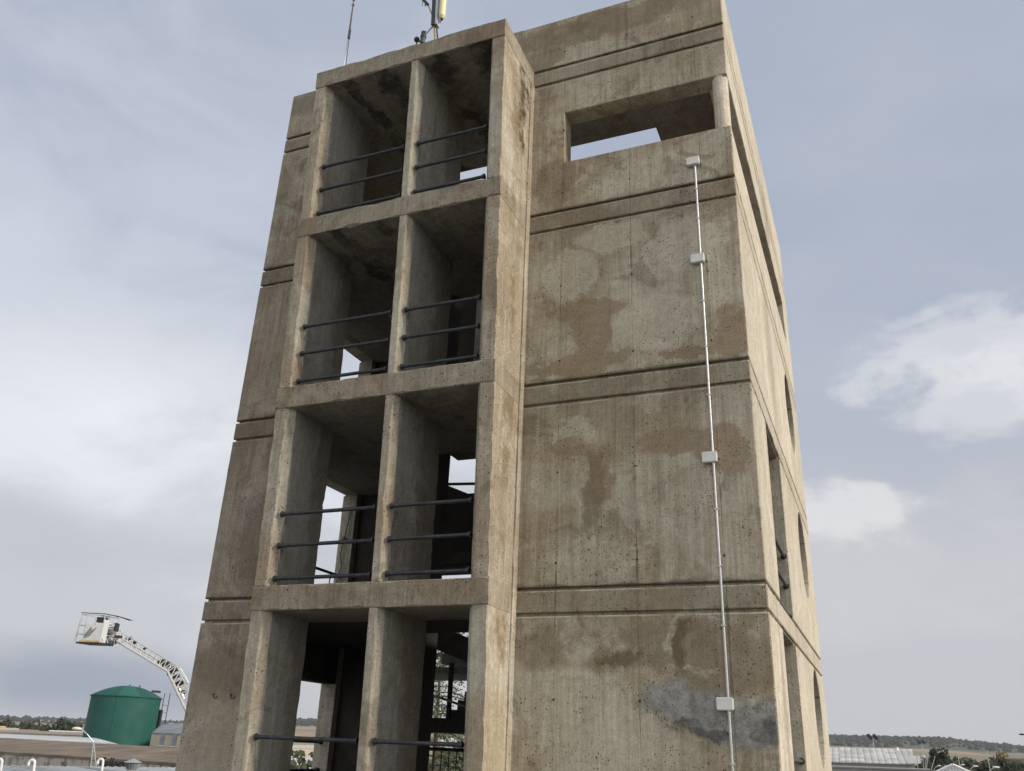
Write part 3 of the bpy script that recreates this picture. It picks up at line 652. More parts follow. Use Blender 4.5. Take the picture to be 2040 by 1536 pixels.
# woods along the ridges, far too many to count
rnd = random.Random(3); bm = BM()
for k in range(5200):
    az = rnd.uniform(hor(-150), hor(2200)); r = rnd.choice((rnd.uniform(2150, 2620), rnd.uniform(1900, 2600), 2590+rnd.uniform(-20, 20)))
    if az < hor(420) and rnd.random() < 0.5: r = rnd.uniform(420, 1100)
    z = ground_h(az, r); s = rnd.uniform(3.5, 7.5)*(0.55 if r < 1200 else 1); p = Vector((CAM.x+r*math.sin(az), CAM.y+r*math.cos(az), z))
    n = 6; ph = rnd.random(); top = bm.verts.new(p+Vector((rnd.uniform(-1, 1), 0, s*rnd.uniform(0.9, 1.5))))
    lo = [bm.verts.new(p+Vector((math.cos(ph+6.283*i/n)*s*rnd.uniform(.7, 1.1), math.sin(ph+6.283*i/n)*s*rnd.uniform(.7, 1.1), s*0.1))) for i in range(n)]
    mi = [bm.verts.new(p+Vector((math.cos(ph+.4+6.283*i/n)*s*rnd.uniform(.6, .95), math.sin(ph+.4+6.283*i/n)*s*rnd.uniform(.6, .95), s*rnd.uniform(.6, .85)))) for i in range(n)]
    for i in range(n):
        j = (i+1) % n; bm.faces.new((lo[i], lo[j], mi[i])); bm.faces.new((lo[j], mi[j], mi[i])); bm.faces.new((mi[i], mi[j], top))
kind(link('woods', bm, leafmat('wood_leaves', (0.006, 0.009, 0.005), (0.018, 0.022, 0.012))), 'stuff', 'dark woods covering the far ridge and the plain behind the roofs', 'woods')
# ---- buildings
def corrug(name, col, dirt, scale, ax, amp=0.25, rough=0.6, metal=0.0, blot=0.5):
    m, t, b = newmat(name); P = t.node('ShaderNodeTexCoord').outputs['Object']
    u = t.vm('DOT_PRODUCT', P, tuple(ax)); s = t.m('ADD', t.m('MULTIPLY', t.m('SINE', t.m('MULTIPLY', u, scale)), 0.5), 0.5)
    c = t.mix(t.step(t.noise(P, 0.35, 7, 0.65), 0.38, 0.66, 0, blot), col, dirt)
    c = t.mix(t.step(t.noise(P, 3.0, 5, 0.7), 0.45, 0.7, 0, blot*0.7), c, dirt)
    c = t.mix(t.m('MULTIPLY', t.step(s, 0.25, 0.0), amp), c, tuple(q*0.35 for q in col))
    sh = t.noise(t.comb(t.m('FLOOR', t.m('MULTIPLY', u, 0.9)), t.m('FLOOR', t.m('MULTIPLY', t.sep(P)[2], 5.0)), 0.0), 7.7, 0)
    c = t.mix(1.0, c, t.comb(*[t.step(sh, 0.3, 0.7, 0.82, 1.15)]*3), 'MULTIPLY')
    t.put(b.inputs['Base Color'], c); b.inputs['Roughness'].default_value = rough; b.inputs['Metallic'].default_value = metal
    bump(t, b, s, 0.6, 0.03)
    return m
def quadslab(bm, p, th):                   # four corners, thickness downwards
    a = [bm.verts.new(Vector(q)) for q in p]; b_ = [bm.verts.new(Vector(q)-Vector((0, 0, th))) for q in p]
    bm.faces.new(a); bm.faces.new(b_[::-1])
    for i in range(4): bm.faces.new((a[i], b_[i], b_[(i+1)%4], a[(i+1)%4]))
def shed(name, label, E0, E1, R0, R1, wallm, roofm, cat='building', back=True, over=0.06, th=0.12, group=None):
    """E0-E1 front eave line, R0-R1 ridge line; the back slope mirrors the front"""
    E0, E1, R0, R1 = map(Vector, (E0, E1, R0, R1)); g = (E0+E1)/2; g.z = GZ
    T_ = thing(name, label, cat, g, group)
    B0 = Vector((2*R0.x-E0.x, 2*R0.y-E0.y, E0.z)); B1 = Vector((2*R1.x-E1.x, 2*R1.y-E1.y, E1.z))
    bm = BM(); s = (R0-E0).normalized()
    ov0 = E0-s*over; ov1 = E1-(R1-E1).normalized()*over
    quadslab(bm, (ov0, ov1, R1, R0), th); quadslab(bm, (R0, R1, B1, B0), th)
    rf = link('roof', bm, roofm, T_, loc=tuple(ov0))
    bm = BM(); k = Vector((0, 0, th+0.01))
    lo = [Vector((q.x, q.y, GZ)) for q in (E0, E1, B1, B0)]; hi = [E0-k, E1-k, B1-k, B0-k]
    for i in range(4):
        j = (i+1) % 4; bm.faces.new([bm.verts.new(q) for q in (lo[i], lo[j], hi[j], hi[i])])
    for a, r_, c in ((hi[1], R1-k, hi[2]), (hi[0], R0-k, hi[3])): bm.faces.new([bm.verts.new(q) for q in (a, r_, c)])
    link('wall', bm, wallm, T_, loc=tuple(E0))
    return T_, rf
stw = paint('stained_whitewash', (0.44, 0.40, 0.35), 0.9, 0, 0.2, 1.0)
mm = stw.node_tree; t = NT(mm); P = t.node('ShaderNodeTexCoord').outputs['Object']; xx, yy, zz2 = t.sep(P)
cc = t.mix(t.step(t.noise(t.comb(t.m('MULTIPLY', xx, 2.0), t.m('MULTIPLY', yy, 2.0), t.m('MULTIPLY', zz2, 1.1)), 1.0, 8, 0.72), 0.46, 0.60), (0.42, 0.39, 0.35), (0.17, 0.12, 0.09)); t.put(t.n['Principled BSDF'].inputs['Base Color'], cc)
def hdir(p, q): d = Vector(q)-Vector(p); d.z = 0; return d.normalized()
def pr(u0, v0, D0, u1, v1, D1): return at(u0, v0, D0), at(u1, v1, D1)
# long workshop with brown sheet roof
E0, E1 = pr(-120, 1489, 61, 420, 1524, 45.5); R0, R1 = pr(-120, 1464, 76, 420, 1493, 53)
roofA = corrug('weathered_sheet_roof', (0.205, 0.165, 0.125), (0.115, 0.09, 0.065), 42, hdir(E0, E1), 0.2, 0.9, 0, 0.8)
wsh, _ = shed('workshop', 'long low workshop with brown sheet roof and lettered stained wall, before the green tank', E0, E1, R0, R1, stw, roofA)
# lettering on its wall
fd = bpy.data.curves.new('lettering', 'FONT'); fd.body = 'Talleres'; fd.size = 0.70; fd.extrude = 0.01; fd.shear = 0.25; fd.offset = 0.012
tmp = bpy.data.objects.new('tmp', fd); C.objects.link(tmp); bpy.context.view_layer.update()
me = bpy.data.meshes.new_from_object(tmp); bpy.data.objects.remove(tmp)
le = bpy.data.objects.new('lettering', me); C.objects.link(le); me.materials.clear(); me.materials.append(black)
wx = (E1-E0); wx.z = 0; wx.normalize(); wn = Vector((wx.y, -wx.x, 0)); tgt = ray(193, 1529)
nrm = Vector((-wx.y, wx.x, 0)); kk = (E0-CAM).dot(nrm)/tgt.dot(nrm); lp = CAM+tgt*kk - nrm*(0.03 if nrm.dot(tgt) > 0 else -0.03)
le.matrix_world = Matrix(((wx.x, 0, wn.x, lp.x), (wx.y, 0, wn.y, lp.y), (0, 1, 0, lp.z), (0, 0, 0, 1)))
le.parent = wsh; le.location = lp - wsh.location; le['label'] = 'black slanted lettering Talleres'
# pale roofs further back
palew = paint('cream_render', (0.42, 0.38, 0.31), 0.9, 0, 0.12, 1.0); grayw = paint('grey_render', (0.30, 0.29, 0.27), 0.9, 0, 0.15, 1.0)
E0, E1 = pr(-120, 1462, 92, 235, 1482, 80); R0, R1 = pr(-120, 1456.5, 112, 190, 1470, 100)
shed('warehouse', 'long warehouse with pale blue-grey metal roof, directly behind the brown workshop roof', E0, E1, R0, R1, grayw, corrug('pale_metal_roof', (0.52, 0.54, 0.56), (0.36, 0.36, 0.35), 16, hdir(E0, E1), 0.3, 0.5))
E0, E1 = pr(-60, 1456, 150, 168, 1464, 140); R0, R1 = pr(-60, 1451.5, 170, 168, 1459, 160)
shed('warehouse', 'grey brown flat looking warehouse in the strip behind the pale metal roof', E0, E1, R0, R1, grayw, corrug('taupe_roof', (0.27, 0.235, 0.20), (0.2, 0.17, 0.14), 12, hdir(E0, E1), 0.2, 0.9))
for lab, u0, u1, v0, vr, dd, colr in (
    ('small warehouse with tan end wall, at the far left edge behind the roofs', -30, 12, 1457, 1445, 200, (0.50, 0.36, 0.24)),
    ('warehouse with pale beige roof, between the tan one and the red roof', 11, 38, 1458, 1449.5, 210, (0.42, 0.37, 0.31)),
    ('warehouse with dull red roof, left of the street lamp', 39, 78, 1459.5, 1452.5, 220, (0.30, 0.13, 0.10)),
    ('low warehouse with bright white roof, just left of the green tank', 98, 166, 1463.5, 1454.5, 200, (0.62, 0.60, 0.56))):
    E0, E1 = pr(u0, v0, dd, u1, v0+(u1-u0)*0.04, dd); R0, R1 = pr(u0, vr, dd+16, u1, vr+(u1-u0)*0.04, dd+16)
    shed('warehouse', lab, E0, E1, R0, R1, palew, paint('roof_'+str(u0+40), colr, 0.8, 0, 0.12, 0.3))
E0, E1 = pr(303, 1459.5, 92, 410, 1463, 84); R0, R1 = pr(322, 1443, 102, 410, 1438, 92)
ofc, _ = shed('office_building', 'cream building with dark metal roof and two shuttered windows, right of the green tank', E0, E1, R0, R1, palew, corrug('dark_metal_roof', (0.13, 0.15, 0.17), (0.25, 0.27, 0.29), 9, hdir(E0, E1), 0.5, 0.4, 0.3))
shut = corrug('grey_shutter', (0.24, 0.27, 0.31), (0.2, 0.22, 0.25), 60, (0, 0, 1), 0.4, 0.6)
ex = hdir(E0, E1); en = Vector((ex.y, -ex.x, 0))
for u, v in ((324, 1473), (347.5, 1474.5)):
    d = ray(u, v); kk = (E0-CAM).dot(en)/d.dot(en); p = CAM+d*kk
    bm = BM(); obox(bm, p, ex*0.38, en*0.04, (0, 0, 0.48)); w_ = link('window', bm, shut, ofc, loc=tuple(p))
    bm = BM(); obox(bm, p+Vector((0, 0, -0.53)), ex*0.45, en*0.09, (0, 0, 0.035)); link('sill', bm, white, w_, loc=tuple(p))
# near metal roof with vents
E0 = at(-160, 1524.5, 36); E1 = at(470, 1531.5, 50)
e0 = Vector((E0.x, E0.y, -3.62)); e1 = Vector((E1.x, E1.y, -3.62)); back = hdir(E0, E1); nn = Vector((back.y, -back.x, 0))
if (CAM-e0).dot(nn) < 0: nn = -nn
zE0, zE1 = E0.z, E1.z
T_ = thing('metal_roofed_building', 'near low building with ribbed pale grey metal roof along the bottom left edge', 'building', (e0.x, e0.y, GZ))
f0 = E0+nn*14; f1 = E1+nn*14; f0.z = E0.z-1.0; f1.z = E1.z-1.0
bm = BM(); quadslab(bm, (f0, f1, E1, E0), 0.1)
rl = (E1-E0); L_ = rl.length; rl.normalize()
for k in range(int(L_/0.45)):
    a = E0+rl*(k*0.45+0.2)+Vector((0, 0, 0.02)); b_ = a+(f0-E0); tube(bm, a, b_, 0.028, 5)
nearroof = corrug('near_metal_roof', (0.40, 0.44, 0.47), (0.30, 0.32, 0.33), 5, rl, 0.1, 0.5, 0.2); link('roof', bm, nearroof, T_, loc=tuple(E0))
bm = BM()
q = [E0, E1, f1, f0]; lo = [Vector((p.x, p.y, GZ)) for p in q]
for i in range(4):
    j = (i+1) % 4; bm.faces.new([bm.verts.new(p) for p in (lo[i], lo[j], q[j]-Vector((0, 0, .11)), q[i]-Vector((0, 0, .11)))])
link('wall', bm, grayw, T_, loc=tuple(E0))
for (u, v0, v1, lab) in ((4, 1530, 1512, 'white gooseneck vent pipe at the bottom left corner'), (69, 1534, 1514, 'white gooseneck vent pipe, second from the left, nearest the lower edge'), (205, 1528, 1512, 'white gooseneck vent pipe in front of the black lettering')):
    D0 = 36 if u < 100 else 40
    a = at(u, v0, D0); b_ = at(u+1.5, v1, D0); s = 0.0235*D0/40
    bm = BM(); base = Vector((a.x, a.y, a.z-0.3)); tube(bm, base, Vector((b_.x, b_.y, b_.z-0.1)), 0.045, 12)
    c = Vector((b_.x, b_.y, b_.z-0.1)); hx = Vector((-_rt.x, -_rt.y, 0)).normalized()
    arc = [c+hx*(0.10-0.10*math.cos(x_))+Vector((0, 0, 0.10*math.sin(x_))) for x_ in [math.pi*i/8 for i in range(9)]]+[c+hx*0.2-Vector((0, 0, 0.06))]
    path(bm, arc, 0.045, 12)
    for q_ in arc: ball(bm, q_, 0.0445, n=10)
    tag(link('vent_pipe', bm, boxmat, loc=tuple(base)), lab, 'vent pipe', 'gooseneck vents on the near roof')
cw = at(261, 1540, 30); v = thing('chimney_cowl', 'galvanised slatted chimney cowl with conical cap on the near metal roof', 'chimney', cw)
zz0 = at(261, 1533, 30).z; z1 = at(261, 1519, 30).z; zt = at(261, 1511, 30).z
bm = BM(); tube(bm, (cw.x, cw.y, cw.z-0.6), (cw.x, cw.y, zz0), 0.13, 16); link('flue', bm, galv, v)
bm = BM()
for k in range(14):
    a = k*2*math.pi/14; c = Vector((cw.x+math.cos(a)*0.17, cw.y+math.sin(a)*0.17, (zz0+z1)/2)); obox(bm, c, Vector((math.cos(a+.9), math.sin(a+.9), 0))*0.035, Vector((-math.sin(a+.9), math.cos(a+.9), 0))*0.004, Vector((math.cos(a)*0.03, math.sin(a)*0.03, (z1-zz0)/2)))
link('louvre', bm, galv, v)
bm = BM(); tube(bm, (cw.x, cw.y, z1), (cw.x, cw.y, zt), 0.26, 20, 0.02); link('cap', bm, galv, v)
# ---- green tank
DT = 112.0; aL, aR = hor(172, 1430), hor(314.5, 1430); ac = (aL+aR)/2; rT = DT*math.sin((aR-aL)/2)
tc = Vector((CAM.x+DT*math.sin(ac), CAM.y+DT*math.cos(ac), GZ)); rim = at(252, 1386, DT-rT).z; apex = at(252, 1366, DT).z
green = paint('green_tank_paint', (0.002, 0.066, 0.054), 0.7, 0, 0.10, 0.25, 0.0); greenl = paint('light_green_paint', (0.010, 0.095, 0.082), 0.7, 0, 0.08, 0.3)
T_ = thing('storage_tank', 'large dark green cylindrical storage tank with shallow domed roof', 'tank', tc)
bm = BM(); tube(bm, tc, (tc.x, tc.y, rim), rT, 96, cap=False); link('shell', bm, green, T_, smooth=True)
bm = BM(); rr = []; n = 96; H_ = apex-rim
for j in range(9):
    s = j/9; rr.append([bm.verts.new((tc.x+math.cos(6.28318*i/n)*(rT+0.12)*(1-s), tc.y+math.sin(6.28318*i/n)*(rT+0.12)*(1-s), rim+H_*(1-(1-s)**2))) for i in range(n)])
tp_ = bm.verts.new((tc.x, tc.y, apex+0.02)); facs = []
for a, b_ in zip(rr, rr[1:]):
    for i in range(n): facs.append((bm.faces.new((a[i], a[(i+1)%n], b_[(i+1)%n], b_[i])), i))
for i in range(n): facs.append((bm.faces.new((rr[-1][i], rr[-1][(i+1)%n], tp_)), i))
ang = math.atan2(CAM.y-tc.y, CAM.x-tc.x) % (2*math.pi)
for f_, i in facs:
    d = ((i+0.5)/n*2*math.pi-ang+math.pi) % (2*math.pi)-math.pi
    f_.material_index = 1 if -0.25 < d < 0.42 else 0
tube(bm, (tc.x, tc.y, rim-0.08), (tc.x, tc.y, rim+0.04), rT+0.12, 96)
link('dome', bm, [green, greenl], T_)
bm = BM()
def onshell(u, v):
    for s in range(2000):
        p = CAM+ray(u, v)*(DT*0.7+s*0.04)
        if math.hypot(p.x-tc.x, p.y-tc.y) < rT+0.03: return p
    return p
p1 = onshell(233, 1400); tube(bm, (p1.x, p1.y, GZ), (p1.x, p1.y, rim), 0.045, 6)
link('seam', bm, greenl, T_)
bm = BM(); rv = Vector((math.cos(ac), -math.sin(ac), 0)); la = tc+rv*(rT+0.55)
zl0 = at(322, 1450, DT).z; zl1 = at(333, 1381, DT).z
for o_ in (-0.3, 0.3):
    for q_ in (-0.3, 0.3): tube(bm, la+rv*o_+Vector((rv.y, -rv.x, 0))*q_+Vector((0, 0, -0)), Vector((la.x+rv.x*o_+rv.y*q_, la.y+rv.y*o_-rv.x*q_, zl1)), 0.035, 5)
for k in range(int((zl1-GZ)/0.8)):
    z = GZ+0.8*k; obox(bm, (la.x, la.y, z), rv*0.32, (0, 0.02, 0), (0, 0, 0.02))
link('ladder', bm, iron, T_)
bm = BM(); tube(bm, la-rv*0.35+Vector((0, 0, 0)), Vector((la.x-rv.x*0.35, la.y-rv.y*0.35, at(322, 1414, DT).z)), 0.22, 10); link('downpipe', bm, black, T_)
bm = BM()
for u, v in ((259, 1363.5), (279, 1365)): p = at(u, v, DT); tube(bm, (p.x, p.y, p.z-0.9), p, 0.14, 8, 0.06)
p = at(311, 1378, DT); obox(bm, p, rv*0.3, (0, 0.3, 0), (0, 0, 0.12)); link('roof_vent', bm, iron, T_)
# ---- aerial ladder platform
DA = 60.0
def P_(u, v, dd=0.0): return at(u, v, DA+dd)
al = Vector(P_(385, 1440)); al.z = GZ
T_ = thing('aerial_platform', 'white aerial ladder platform with lattice boom and rescue basket raised above the green tank', 'aerial platform', al)
alu = paint('boom_aluminium', (0.46, 0.47, 0.48), 0.45, 0.25, 0.1, 5)
def truss(pu, pl, nm, n, w=0.42, r=0.045, hang=False):
    """lattice between an upper and a lower chord line, two side frames w apart"""
    bm = BM()
    for dd in (-w, w):
        U = [P_(pu[0][0]+(pu[1][0]-pu[0][0])*k/n, pu[0][1]+(pu[1][1]-pu[0][1])*k/n, dd) for k in range(n+1)]
        Lw = [P_(pl[0][0]+(pl[1][0]-pl[0][0])*k/n, pl[0][1]+(pl[1][1]-pl[0][1])*k/n, dd) for k in range(n+1)]
        tube(bm, U[0], U[-1], r*0.8, 6); tube(bm, Lw[0], Lw[-1], r*1.5, 6)
        for k in range(n): tube(bm, Lw[k], U[k], r*0.75, 5); tube(bm, U[k], Lw[k+1], r*0.75, 5)
    for k in range(n*2+1):
        s = k/(2*n); tube(bm, P_(pl[0][0]+(pl[1][0]-pl[0][0])*s, pl[0][1]+(pl[1][1]-pl[0][1])*s, -w), P_(pl[0][0]+(pl[1][0]-pl[0][0])*s, pl[0][1]+(pl[1][1]-pl[0][1])*s, w), r*0.5, 5)
    return link(nm, bm, alu, T_)
truss(((246, 1262), (352, 1326)), ((232, 1277), (334, 1338)), 'ladder_section', 11)
truss(((352, 1326), (392, 1412)), ((334, 1338), (372, 1418)), 'ladder_section', 7, 0.46, 0.055)
truss(((392, 1412), (560, 1800)), ((372, 1418), (530, 1800)), 'ladder_section', 12, 0.5, 0.06)
bm = BM(); a, b_ = P_(357, 1332, -0.25), P_(374, 1362, -0.25); tube(bm, a, b_, 0.13, 10); tube(bm, P_(243, 1272), P_(318, 1316), 0.06, 8); tube(bm, P_(338, 1330, .1), P_(366, 1392, .1), 0.09, 8); link('hydraulic_ram', bm, galv, T_)
for u, v, s in ((322, 1318, .16), (333, 1324, .2), (345, 1334, .22), (350, 1348, .16), (356, 1362, .22), (361, 1380, .18), (256, 1272, .14), (268, 1280, .12), (290, 1292, .10), (340, 1342, .15)):
    bm = BM(); obox(bm, P_(u, v, 0.1), (s, 0.05*s, 0.4*s), (0, s, 0), (-0.2*s, 0, 0.5*s)); link('cable_box', bm, black, T_)
# knuckle to the basket
bm = BM(); path(bm, [P_(246, 1266), P_(236, 1266), P_(226, 1278), P_(214, 1272)], 0.12, 8); path(bm, [P_(244, 1258, -.3), P_(210, 1238, -.3)], 0.05, 6); path(bm, [P_(244, 1258, .3), P_(208, 1237, .3)], 0.05, 6)
obox(bm, P_(222, 1276), (0.30, 0, 0.1), (0, 0.35, 0), (-0.05, 0, 0.17)); link('knuckle', bm, alu, T_)
# basket: a box with a front panel turned a little towards us
Q = {}
bx = [(151, 1279), (191, 1284), (206, 1278)]
d = Vector((_rt.x, _rt.y, 0)).normalized(); dn = Vector((-d.y, d.x, 0))
FL = P_(150.5, 1280); sc = (P_(191, 1284)-FL).length
ax1 = d*1.42; ax2 = (d*0.45+dn*0.95)
up = Vector((0, 0, 0.84)); O = P_(151.5, 1278, -0.4); O.z = P_(172, 1281).z
fr_ = lambda a, b_, h: O+ax1*a+ax2*b_+up*h
bpan = paint('basket_panel', (0.50, 0.51, 0.53), 0.5, 0, 0.05, 3)
bm = BM(); quadslab(bm, (fr_(0, 0, 0), fr_(1, 0, 0), fr_(1, 1, 0), fr_(0, 1, 0)), 0.10); link('floor', bm, black, T_)
bm = BM()
def pan(a0, b0_, a1, b1_, h0, h1): p = fr_(a0, b0_, 0); q = fr_(a1, b1_, 0); e = (q-p); nrm_ = Vector((e.y, -e.x, 0)).normalized(); obox(bm, (p+q)/2+up*(h0+h1)/2, e/2, nrm_*0.02, up*(h1-h0)/2)
pan(0.28, -0.01, 0.99, -0.01, 0.12, 1.22); pan(1.01, 0, 1.01, 0.36, 0.02, 1.6); pan(0.28, 0.98, 0.95, 0.98, 0.1, 1.2); link('panel', bm, bpan, T_)
bm = BM(); pan(0.14, -0.03, 1.0, -0.03, 0.0, 0.115); link('step', bm, paint('ochre_kick_strip', (0.42, 0.31, 0.12), 0.6), T_)
bm = BM()
for k in range(7):                          # chevron louvres on the panel
    c = fr_(0.40+0.035*k, -0.035, 0.38+0.09*k); obox(bm, c, d*0.12-up*0.0, dn*0.006, up*0.016) if False else obox(bm, c+d*0.1, (d*0.14+up*0.10), dn*0.006, up*0.014)
    obox(bm, c-d*0.10, (up*0.15-d*0.02), dn*0.006, d*0.014)
link('louvre', bm, black, T_)
bm = BM()
for a, b_ in ((0, 0), (1, 0), (1, 1), (0, 1), (0.25, 0), (0.6, 1)): tube(bm, fr_(a, b_, 0), fr_(a, b_, 1.95), 0.032, 6)
for h in (0.55, 1.15, 1.9):
    path(bm, [fr_(0, 0, h), fr_(1, 0, h), fr_(1, 1, h), fr_(0, 1, h), fr_(0, 0, h)], 0.028)
tube(bm, fr_(-0.08, 0, 0.15), fr_(0.0, 0, 1.75), 0.025, 6); tube(bm, fr_(-0.14, 0.1, 0.05), fr_(0, 0.1, 1.7), 0.02, 6)
for k in range(18):
    a = random.uniform(0.9, 1.5); h = random.uniform(0.3, 1.8); b_ = random.uniform(0, 1); tube(bm, fr_(a, b_, h), fr_(a+random.uniform(-.25, .25), b_, h+random.uniform(-.5, .3)), 0.025, 5)
link('railing', bm, alu, T_)
bm = BM(); path(bm, [fr_(-0.05, 0, 2.02), fr_(0.9, 0.1, 2.02), fr_(1.4, 0.3, 1.90), fr_(1.85, 0.4, 1.66)], 0.026); path(bm, [fr_(0.2, 1, 1.99), fr_(1.1, 1, 1.95), fr_(1.6, 1, 1.75)], 0.022)
obox(bm, fr_(0.6, 0.5, 1.62), d*0.26, dn*0.2, up*0.17); obox(bm, fr_(1.28, 0.5, 1.15), d*0.07, dn*0.2, up*0.28); obox(bm, fr_(1.45, 0.5, 0.5), d*0.16, dn*0.2, up*0.08)
link('control_console', bm, black, T_)
bm = BM(); obox(bm, (al.x, al.y, GZ+1.1), (1.25, 0, 0), (0, 4.2, 0), (0, 0, 0.75)); tube(bm, (al.x, al.y+2, GZ+1.8), (al.x, al.y+2, GZ+2.6), 0.9, 20); link('truck_body', bm, paint('red_lorry', (0.35, 0.02, 0.02), 0.4), T_)
# hoses, hooks and fittings bunched between basket and knuckle
for k in range(16):
    u0, v0 = random.uniform(205, 232), random.uniform(1244, 1276); bm = BM()
    path(bm, [P_(u0, v0, -.2), P_(u0+random.uniform(-5, 5), v0+random.uniform(3, 9), -.25), P_(u0+random.uniform(-8, 8), v0+random.uniform(6, 16), -.2)], random.uniform(0.02, 0.06)); link('hose', bm, black if k % 2 else alu, T_)
# ---- lamps
def street_lamp(u, vtop, D, label, arm=1.2, group='street lamps beyond the fence', head=(0.45, 0.12), side=-1, grp=True):
    top = at(u, vtop, D); base = Vector((top.x, top.y, GZ)); T_ = thing('street_lamp', label, 'street lamp', base, group)
    d_ = Vector((_rt.x, _rt.y, 0)).normalized()*side
    pts = [base, Vector((top.x, top.y, top.z-0.7))-d_*arm*0]
    q0 = Vector((top.x, top.y, top.z-0.9))-d_*arm; base2 = Vector((q0.x, q0.y, GZ))
    bm = BM(); T_.location = base2; tube(bm, base2, q0, 0.06, 8, 0.03); path(bm, [q0, q0+d_*arm*0.2+Vector((0, 0, .45)), q0+d_*arm*0.55+Vector((0, 0, .75)), q0+d_*arm+Vector((0, 0, .9))], 0.022)
    link('pole', bm, galv, T_)
    bm = BM(); ball(bm, top, head[0]*0.34, 1, 0.45, 0.28, 12); link('lamp_head', bm, white if grp else black, T_)
for u, v, D_, lab, h in ((1871, 1525.5, 95, 'street lamp with flat white head at the left slope of the glazed gable', .5), (1884, 1526, 98, 'street lamp with flat white head just left of the gable peak', .45), (1899, 1524.5, 92, 'street lamp with small white head in front of the gable peak', .42), (1918, 1523.5, 92, 'street lamp with white head right of the gable peak', .5), (1943, 1526.5, 85, 'street lamp with wide white head left of the rightmost lamp', .65), (1984, 1528.5, 78, 'rightmost street lamp with a wide white head at the lower edge', .75)):
    street_lamp(u, v, D_, lab, 0.8, head=(h, .12), side=1)
lt = at(2033, 1463, 70)
street_lamp(2036, 1463, 60, 'tall street lamp whose dark head pokes in at the right edge above the hills', 1.4, head=(.5, .1), side=-1, grp=False)
# lamp on lattice legs, left
lb = at(186, 1528, 43); T_ = thing('mast_lamp', 'street lamp with curved arm on a slim split mast in front of the green tank', 'street lamp', lb)
bm = BM(); ap = at(186.5, 1478, 43); l1, l2 = at(180, 1530, 43), at(192, 1530, 43)
for q_ in (l1, l2): tube(bm, q_, ap, 0.02, 6)
tube(bm, at(182, 1512, 43), at(190, 1512, 43), 0.015, 5); tube(bm, at(184, 1497, 43), at(188.5, 1497, 43), 0.015, 5)
path(bm, [ap, at(181, 1472, 43), at(174, 1463, 43), at(166, 1456, 43), at(160, 1452.5, 43)], 0.022, 8); link('mast', bm, galv, T_)
bm = BM(); a, b_ = at(161, 1453.5, 43), at(145, 1450.5, 43); ball(bm, (a+b_)/2, 0.19, 1.15, 1, 0.42, 14); link('lamp_head', bm, paint('lamp_housing', (0.6, 0.56, 0.45), 0.5), T_)
# ---- right-hand background
E0, E1 = pr(1560, 1512.5, 100, 1822, 1520, 100); R0, R1 = pr(1560, 1486, 108, 1817, 1492.5, 108)
stand = corrug('standing_seam_roof', (0.47, 0.475, 0.47), (0.40, 0.40, 0.39), 2*math.pi/0.62, hdir(E0, E1), 0.55, 0.6, 0.0, 0.3)
hall, rf = shed('sports_hall', 'hall with pale standing seam metal roof and grey walls, right of the tower', E0, E1, R0, R1, paint('hall_wall', (0.33, 0.32, 0.30), 0.8, 0, 0.05, 0.5), stand, over=0.3)
p = at(1787, 1489, 107); bm = BM(); tube(bm, (p.x, p.y, p.z-0.8), p, 0.14, 8); link('roof_vent', bm, white, hall)
E0, E1 = pr(1560, 1523.5, 90, 1852, 1533.5, 90); a0 = E0+(hdir(CAM, E0)*9); a1 = E1+hdir(CAM, E1)*9; a0.z += 0.1; a1.z += 0.1
shed('annexe', 'low flat grey annexe in front of the hall at the bottom edge', E0, E1, a0, a1, paint('annexe_wall', (0.30, 0.29, 0.28), 0.8, 0, 0.05, 0.5), paint('annexe_roof', (0.20, 0.19, 0.18), 0.9), over=0.1)
p = at(1821, 1513, 99); bm = BM(); obox(bm, p, (0.55, 0, 0), (0, 0.4, 0), (0, 0, 0.35)); link('gutter_box', bm, white, hall)
# floodlight masts
for i, (u, vb, vt, D_, lab) in enumerate(((1738.5, 1492, 1470.5, 150, 'floodlight mast with a ring of round lamps rising above the hall roof'), (1835.5, 1540, 1480, 190, 'thinner floodlight mast standing right of the hall against the hills'))):
    top = at(u, vt, D_); base = Vector((top.x, top.y, GZ)); T_ = thing('floodlight_mast', lab, 'floodlight', base, 'floodlight masts by the hall')
    bm = BM(); tube(bm, base, top, 0.13, 8, 0.07); link('pole', bm, galv, T_)
    bm = BM(); s = 0.34 if i == 0 else 0.3
    for k in range(6): a = k*math.pi/3; c = top+Vector((math.cos(a)*0.55, math.sin(a)*0.55, 0.05)); ball(bm, c+Vector((0, 0, 0.3*(k % 2))), s*0.8, 1, 1, 1.0, 8)
    link('lamp_ring', bm, iron, T_)
